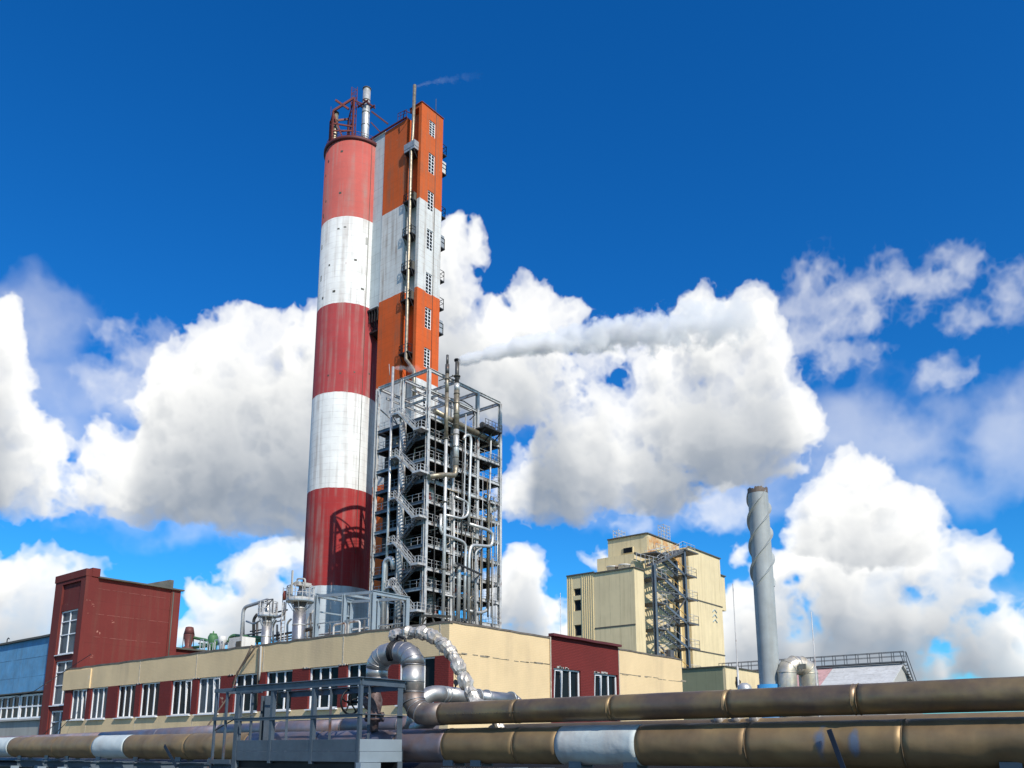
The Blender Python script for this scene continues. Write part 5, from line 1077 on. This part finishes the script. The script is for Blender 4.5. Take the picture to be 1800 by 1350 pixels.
# foil wrapped line
hp=[(8.15,8.76,3.22),(8.15,8.62,3.25),(8.15,8.4,3.265),(8.15,8.13,3.235),(8.15,7.95,3.17),(8.15,7.81,3.08),(8.15,7.66,2.97),(8.15,7.55,2.85),(8.15,7.46,2.70),(8.15,7.38,2.56),(8.15,7.27,2.40),(8.15,7.19,2.28),(8.15,7.12,2.16)]
hp=fillet(hp,.1,3); 
def resamp(pts,d):
    out=[Vector(pts[0])]; acc=0
    for a,c in zip(pts,pts[1:]):
        a=Vector(a);c=Vector(c); L_=(c-a).length; n_=max(1,int(L_/d))
        for i in range(1,n_+1): out.append(a.lerp(c,i/n_))
    return out
hp=resamp(hp,.03); rs=[]
for i,p in enumerate(hp): rs.append(.086+.010*math.sin(i*.9)+rnd.uniform(-.007,.007)-(.022 if i%5==0 else 0))
fh=MB().tube(hp,rs,15,jit=.13,smooth=False).build('foil_wrapped_pipe',G['foil']); tag(fh,'crumpled foil-wrapped pipe arching down from the gooseneck','pipe')
mb=MB()
for i in range(6,len(hp)-4,7):
    p=hp[i]; d=(hp[i+1]-p).normalized(); u_=d.cross(Vector((1,0,0))).normalized(); w_=d.cross(u_)
    pts=[p+(u_*math.cos(a)+w_*math.sin(a))*.088+d*.05*math.sin(a+i) for a in [2*math.pi*k/14 for k in range(15)]]
    mb.tube(pts,.0035,5,cap=False)
mb.build('binding_wire',G['trim'],fh)
mb=MB(); fl=[(8.12+rnd.uniform(-.13,.13),7.0+rnd.uniform(-.12,.12),2.2+rnd.uniform(-.06,.09)) for _ in range(40)]
b0=len(mb.v); pr=[(.10,-.1),(.13,-.03),(.11,.03),(.09,.08)]
mb.tube([(8.12,7.16,2.22),(8.12,7.02,2.2),(8.14,6.85,2.24)],[.10,.085,.05],20,jit=.15,smooth=False); mb.build('foil_boot',G['foil'],fh)
mb=MB(); mb.tube([(8.3,6.98,2.06),(8.3,6.9,1.92)],[.07,.06],16,jit=.15,smooth=False); mb.build('foil_tail',G['foil'],fh)
# steel duct behind, running toward the building
d=thing('silver_duct','large bright galvanised duct behind the gooseneck running toward the building','duct',(9.8,8.7,2.4))
MB().tube([(9.15,8.7,2.49),(9.9,8.7,2.475)],.115,28).build('duct_section',G['inox'],d); MB().tube([(9.9,8.7,2.475),(10.75,8.7,2.465)],.115,28).build('duct_section',G['inoxd'],d)
MB().tube(fillet([(9.15,8.7,2.49),(8.95,8.74,2.49),(8.80,8.8,2.40),(8.76,8.86,2.22),(8.7,8.86,1.95)],.15,3),.118,28).build('elbow',G['inox'],d)
MB().tube([(10.75,8.7,2.465),(10.95,8.7,2.38),(11.0,8.7,2.2)],.115,28).build('elbow',G['inoxd'],d)
mb=MB(); [mb.tube([(x,8.7,2.485),(x+.03,8.7,2.485)],.121,28) for x in(9.12,9.2,9.9,10.1,10.7)]; mb.split('seam_ring',G['pipegrey'],d)
v_=P(788,1203,X=9.3); mb=MB(); mb.lathe((9.3,8.6,2.62),[(.012,-.03),(.012,.03)],8); mb.lathe((9.3,8.6,2.655),[(.045,0),(.05,.006),(.045,.012)],12,(0,-1,.2)); tag(mb.build('small_handwheel',G['black']),'tiny black handwheel on top of the bright duct','valve')
tag(tb('elbow_stub',fillet([(8.6,8.7,1.98),(8.45,8.35,2.02),(8.35,8.1,2.12)],.15,4),.10,G['inoxd'],n=24),'stainless elbow stub tucked behind the upright riser','pipe')
# rear pipes
r=thing('rear_mauve_pipe','mauve grey clad pipe running behind the large pipe on the left','pipe',(9.2,18,1.9))
for i,(y0,y1,z0,z1) in enumerate(((8.95,10.9,2.06,2.05),(10.9,14.4,2.05,2.01),(14.4,19,2.01,1.93),(19,60,1.93,1.55))): MB().tube([(9.2,y0,z0),(9.2,y1,z1)],.14,36).build('cladding_section',G['purple'],r)
mb=MB(); [mb.tube([(9.2,y-.008,z),(9.2,y+.008,z)],.146,36) for y,z in((9.6,2.06),(10.9,2.05),(12.6,2.03),(14.4,2.01),(16.6,1.97))]; mb.split('seam_ring',G['inoxd'],r)
r=thing('rear_brown_pipe','low brown pipe glimpsed in the slot between the two front pipes','pipe',(8.75,2,1.7)); MB().tube([(8.75,7.4,1.85),(8.75,-4,1.86)],.17,36).build('cladding_section',G['brown'],r)
mb=MB()
for y in(4.15,3.95,3.75): mb.lathe((8.7,y,2.01),[(.05,-.05),(.07,-.04),(.07,.04),(.05,.05)],12,(0,1,0))
tag(mb.build('flange_group',G['foil']),'small foil-covered flanges in the slot between the front pipes','flange')
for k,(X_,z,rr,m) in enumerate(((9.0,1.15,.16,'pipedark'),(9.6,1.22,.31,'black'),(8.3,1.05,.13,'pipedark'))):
    tag(tb('dark_filler_pipe',[(X_,-4,z),(X_,40,z-.05)],rr,G[m],n=16),('added dark pipe darkening the gap deep under the large pipe','added black pipe darkening the gap below the rear mauve pipe','added thin dark pipe darkening the gap closest under the large pipe')[k],'pipe')  # dark pipes added to hide the lit wall and blacken the gap
# supports
def support(y,k):
    s=thing('pipe_support','short blue-grey steel trestle carrying the large pipe','support',(8,y,0),'steel trestles under the large pipe')
    mb=MB(); mb.ibeam((7.82,y,0),(7.82,y,1.36),.12,.12,.012); mb.build('leg',G['bsteel2'],s); mb=MB(); mb.ibeam((8.25,y,0),(8.25,y,1.36),.12,.12,.012); mb.build('leg',G['bsteel2'],s)
    mb=MB(); mb.ibeam((7.86,y,1.40),(9.5,y,1.40),.10,.12,.012); mb.build('crossbeam',G['bsteel'],s)
    mb=MB(); mb.box(7.83,8.2,y-.07,y+.07,1.462,1.478); mb.box(7.88,7.9,y-.08,y+.08,1.50,1.60); mb.box(8.1,8.12,y-.08,y+.08,1.5,1.6); mb.build('saddle',G['bsteel'],s); return s
for k,y in enumerate((4.8,5.5,6.95,7.4,11.9,12.6,13.6,15.0,16.4,17.7,18.6,19.9,1.3,.4)): support(y,k)
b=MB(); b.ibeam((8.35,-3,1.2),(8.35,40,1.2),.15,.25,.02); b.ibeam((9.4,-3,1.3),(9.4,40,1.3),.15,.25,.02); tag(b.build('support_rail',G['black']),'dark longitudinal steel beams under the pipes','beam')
# valve with handwheel
vx,vy=7.9,8.78
v=thing('gate_valve','rusty cast gate valve on a stub between the large pipe and the gooseneck','valve',(vx,vy,1.95))
mb=MB(); mb.lathe((vx,vy,0),[(.055,1.93),(.06,2.06),(.10,2.10),(.10,2.13),(.07,2.14),(.085,2.22),(.10,2.30),(.10,2.36),(.075,2.44),(.07,2.50),(.10,2.52),(.10,2.55),(.06,2.56),(.09,2.60),(.09,2.64)],28); mb.build('body',G['valve'],v)
mb=MB()
for z in(2.08,2.145,2.50,2.575):
    mb.lathe((vx,vy,z),[(.06,0),(.135,0),(.135,.025),(.06,.025)],28)
    for k in range(8): a=k*math.pi/4+.2; mb.lathe((vx+.115*math.cos(a),vy+.115*math.sin(a),z-.02),[(.012,0),(.012,.065)],6)
mb.split('flanges',G['valve'],v)
mb=MB(); mb.lathe((vx,vy,2.33),[(.085,0),(.09,.06),(.115,.08),(.115,.12),(.075,.13),(.06,.20),(.035,.24),(.02,.34)],20,(0,1,0)); mb.build('bonnet',G['valve'],v)
wc=Vector((vx-.12,vy+.36,2.33))
mb=MB(); R_=.165; mb.tube([wc+Vector((math.cos(a)*R_,0,math.sin(a)*R_)) for a in [2*math.pi*k/40 for k in range(41)]],.014,10,cap=False)
for k in range(5):
    a=2*math.pi*k/5+.3; mb.tube([wc+Vector((0,.03,0)),wc+Vector((math.cos(a+.25)*R_*.45,.02,math.sin(a+.25)*R_*.45)),wc+Vector((math.cos(a+.1)*R_*.8,.0,math.sin(a+.1)*R_*.8)),wc+Vector((math.cos(a)*R_,0,math.sin(a)*R_))],.0115,8)
mb.lathe(wc+Vector((0,-.02,0)),[(.03,0),(.035,.02),(.03,.06)],12,(0,1,0)); mb.build('handwheel',G['black'],v)
mb=MB(); mb.tube([wc+Vector((0,.02,0)),(vx-.03,vy+.22,2.33),(vx,vy+.15,2.33)],.018,8); mb.build('stem',G['black'],v)
# ------------------------------------------------------------------ service platform
pl=thing('service_platform','blue-grey steel service platform with railings around the gate valve','platform',(7.35,9.35,0))
XF,XB=7.0,7.72; YA,YB=8.03,10.66; ZD=1.80
def part(nm,fn,m='pdeck',bev=.002): mb=MB(); fn(mb); return mb.build(nm,G[m],pl,bevel=bev)
part('deck',lambda m:m.box(XF+.01,XB-.01,YA+.01,YB-.01,1.56,1.585),'bsteel')
def ang(m,x,y,z0,z1,sx,sy,w=.05,t=.006): m.box(x,x+sx*w,y,y+sy*t,z0,z1); m.box(x,x+sx*t,y+sy*t,y+sy*w,z0,z1)
for y,w_ in((YA,.045),(8.92,.055),(9.79,.055),(YB,.085)):
    part('post',lambda m:ang(m,XF-.012,y,1.52 if y not in(YA,YB) else 1.4,2.52,1,1 if y<10.6 else -1,w_),'pdeck',.001)
for x,y in((XB,8.66),(XB,9.45),(XB,10.42),(XB-.02,YA)):
    part('post',lambda m:ang(m,x,y,1.56,2.52,-1,1,.09 if y==YA else .045),'pdeck',.001)
part('post',lambda m:m.ibeam((XB,10.98,0),(XB,10.98,2.48),.11,.11,.012) ,'pdeck',0)
def top(m):
    m.box(XF-.045,XF+.012,YA-.03,YB+.04,2.555,2.567); m.box(XF-.02,XF-.012,YA-.0,YB,2.47,2.553)
part('top_rail',top)
part('side_top_rail',lambda m:(m.box(XF+.014,XB+.03,YA-.05,YA+.01,2.553,2.565),m.box(XF,XB,YA-.012,YA-.004,2.47,2.551)))
part('back_top_rail',lambda m:(m.box(XB-.03,XB+.03,YA+.02,YB+.04,2.52,2.53),m.box(XB+.02,XB+.03,YA,YB,2.44,2.518)))
part('end_top_rail',lambda m:m.box(XF+.014,XB-.04,YB-.01,YB+.03,2.545,2.553))
part('mid_rail',lambda m:(m.box(XF-.03,XF+.014,YA-.02,YB+.02,2.115,2.123),m.box(XF-.02,XF-.014,YA,YB,2.08,2.113)))
part('side_mid_rail',lambda m:(m.box(XF+.016,XB,YA-.035,YA,2.112,2.12),))
part('back_mid_rail',lambda m:(m.box(XB,XB+.035,YA,YB,2.10,2.108),))
part('toe_board',lambda m:(m.box(XF-.004,XF,YA+.0,YB-.02,1.675,1.82)))
part('toe_board',lambda m:(m.box(XF-.008,XF-.004,YA+.0,YB-.02,1.55,1.672)))
part('side_toe_board',lambda m:(m.box(XF+.004,XB-.02,YA-.004,YA,1.675,1.82),m.box(XF+.004,XB-.02,YA-.009,YA-.004,1.545,1.672)),'bsteel2')
part('back_toe_board',lambda m:(m.box(XB+.0,XB+.006,YA,YB,1.56,1.70)))
part('end_toe_board',lambda m:(m.box(XF,XB,YB-.012,YB-.006,1.56,1.72)))
for y in(YA+.02,YB-.05):
    for x in(XF+.03,XB-.06): part('leg',lambda m:m.ibeam((x,y,0),(x,y,1.55),.08,.08,.01),'bsteel',0)
part('foot_plate',lambda m:(m.box(XF-.02,XF+.3,YA-.06,YA+.03,1.28,1.54)),'bsteel2')
part('floor_beam',lambda m:(m.ibeam((XF+.05,YA,1.5),(XF+.05,YB,1.5),.06,.1,.01),m.ibeam((XB-.1,YA,1.5),(XB-.1,YB,1.5),.06,.1,.01)),'black',0)
# open cage of the access ladder at the left end
ld=thing('access_ladder','blue-grey ladder with a railed cage at the left end of the platform','ladder',(7.2,10.95,0))
mb=MB()
for x,y in((7.0,11.17),(7.42,11.17)): mb.box(x,x+.03,y,y+.03,0,2.52)
mb.build('stringer',G['pdeck'],ld)
mb=MB(); z=.3
while z<1.7: mb.tube([(7.02,11.185,z),(7.43,11.185,z)],.012,8); z+=.28
mb.build('rung',G['pdeck'],ld)
mb=MB(); mb.box(6.98,7.0,YB+.02,11.2,2.50,2.55); mb.box(6.98,7.0,YB+.02,11.2,2.10,2.15); mb.box(6.97,7.0,YB+.02,11.24,1.50,1.56); mb.box(7.42,7.44,YB+.02,11.2,2.5,2.54); mb.box(7.42,7.44,YB+.02,11.2,2.1,2.14); mb.box(7.0,7.44,11.2,11.215,2.5,2.54); mb.box(7.42,7.45,10.9,10.93,1.5,2.52); mb.box(7.0,7.03,10.90,10.93,1.5,2.5); mb.build('cage_rail',G['pdeck'],ld,bevel=.002)
mb=MB(); mb.tube([(7.0,11.19,1.95),(7.2,11.0,2.12),(7.42,10.8,2.2)],.009,6); mb.build('chain',G['trim'],ld)
# thin wires across the left
for pts,lab in (([P(0,1233,X=20),P(60,1215,X=20),P(160,1150,X=24)],'thin dark overhead wire in front of the blue hall'),([P(75,1292,X=20),P(100,1270,X=22),P(130,1262,X=24.5)],'short dark wire near the red block corner'),([P(95,1292,X=20),P(112,1275,X=22),P(122,1264,X=24.5)],'second short dark wire at the left end of the beige building')):
    tag(tb('wire',pts,.02,G['black'],n=5),lab,'wire')
# ------------------------------------------------------------------ steam
def steam(name,p,q,r0,r1,dens,label,nscale,bend=0,fade=.5,seed=0):
    # a cone of moist air; density follows the axis, frays outward with noise and thins downwind
    p,q=Vector(p),Vector(q); L_=(q-p).length; ax=(q-p).normalized(); rot=ax.to_track_quat('X','Z')
    m=bpy.data.materials.new(name+'_volume'); m.use_nodes=True; t=m.node_tree; t.nodes.clear(); out=t.nodes.new('ShaderNodeOutputMaterial'); pv=t.nodes.new('ShaderNodeVolumePrincipled'); K=t.links.new
    pv.inputs['Color'].default_value=(.995,.99,.985,1); pv.inputs['Anisotropy'].default_value=0; K(pv.outputs[0],out.inputs['Volume'])
    def M(op,*a):
        n=t.nodes.new('ShaderNodeMath'); n.operation=op
        for i,v in enumerate(a):
            if isinstance(v,(int,float)): n.inputs[i].default_value=v
            else: K(v,n.inputs[i])
        return n.outputs[0]
    tc_=t.nodes.new('ShaderNodeTexCoord'); sx_=t.nodes.new('ShaderNodeSeparateXYZ'); K(tc_.outputs['Object'],sx_.inputs[0]); x,y,z=sx_.outputs
    u_=M('DIVIDE',x,L_); zc=M('MULTIPLY',M('SINE',M('MULTIPLY',u_,7.0)),bend*.35); zz=M('SUBTRACT',M('SUBTRACT',z,zc),M('MULTIPLY',M('MULTIPLY',u_,M('SUBTRACT',1.0,u_)),bend*4))
    rad=M('SQRT',M('ADD',M('MULTIPLY',y,y),M('MULTIPLY',zz,zz))); rr=M('ADD',r0,M('MULTIPLY',M('POWER',M('MAXIMUM',u_,0.0),.6),r1-r0)); e=M('SUBTRACT',1.0,M('DIVIDE',rad,rr))
    def nz(sc,det):
        n=t.nodes.new('ShaderNodeTexNoise'); n.noise_dimensions='4D'; n.inputs['W'].default_value=seed; n.inputs['Scale'].default_value=sc; n.inputs['Detail'].default_value=det; n.inputs['Roughness'].default_value=.62; K(tc_.outputs['Object'],n.inputs['Vector']); return n.outputs[0]
    big=M('MULTIPLY',M('SUBTRACT',nz(nscale,6),.5),4.6); sm_=M('ADD',e,M('MULTIPLY',big,M('MINIMUM',M('ADD',.35,u_),1.0)))
    d=M('MINIMUM',M('MAXIMUM',M('MULTIPLY',M('SUBTRACT',sm_,.05),2.2),0.0),1.0); fd=M('POWER',M('MAXIMUM',M('SUBTRACT',1.0,u_),0.0),fade)
    st_=M('MINIMUM',M('DIVIDE',M('MULTIPLY',r0,1.3),rr),1.0)
    K(M('MULTIPLY',M('MULTIPLY',M('MULTIPLY',d,fd),dens),M('POWER',st_,.6)),pv.inputs['Density'])
    mb=MB(); pts=[]; rs=[]
    for i in range(13): u0=i/12; pts.append((u0*L_,0,math.sin(u0*7)*bend*.35+u0*(1-u0)*bend*4)); rs.append((r0+(r1-r0)*u0**.6)*(1.25+.75*min(1,.35+u0)))
    mb.tube(pts,rs,18); o=mb.build(name,m,origin=(0,0,0)); o.location=p; o.rotation_mode='QUATERNION'; o.rotation_quaternion=rot; tag(o,label,'steam'); return o
D0=ray(803,634); D0=86.0/D0.y*(D0.x*math.sin(HEAD)+D0.y*math.cos(HEAD))
steam('steam_plume',P(806,636,D=D0),P(1330,560,D=D0),.6,3.6,3.0,'long white steam plume drifting right from the dark-tipped stack',.36,bend=.9,fade=.55)
steam('steam_wisp',P(732,152,D=148),P(850,132,D=148),.25,1.0,.22,'faint steam wisp leaving the vent pipe above the square tower',.8,bend=.3,fade=1.2,seed=3)
steam('steam_wisp',P(693,647,D=126),P(752,655,D=126),.2,.8,.8,'thin steam wisp blowing across in front of the orange wall',1.1,bend=.2,fade=1.0,seed=5)
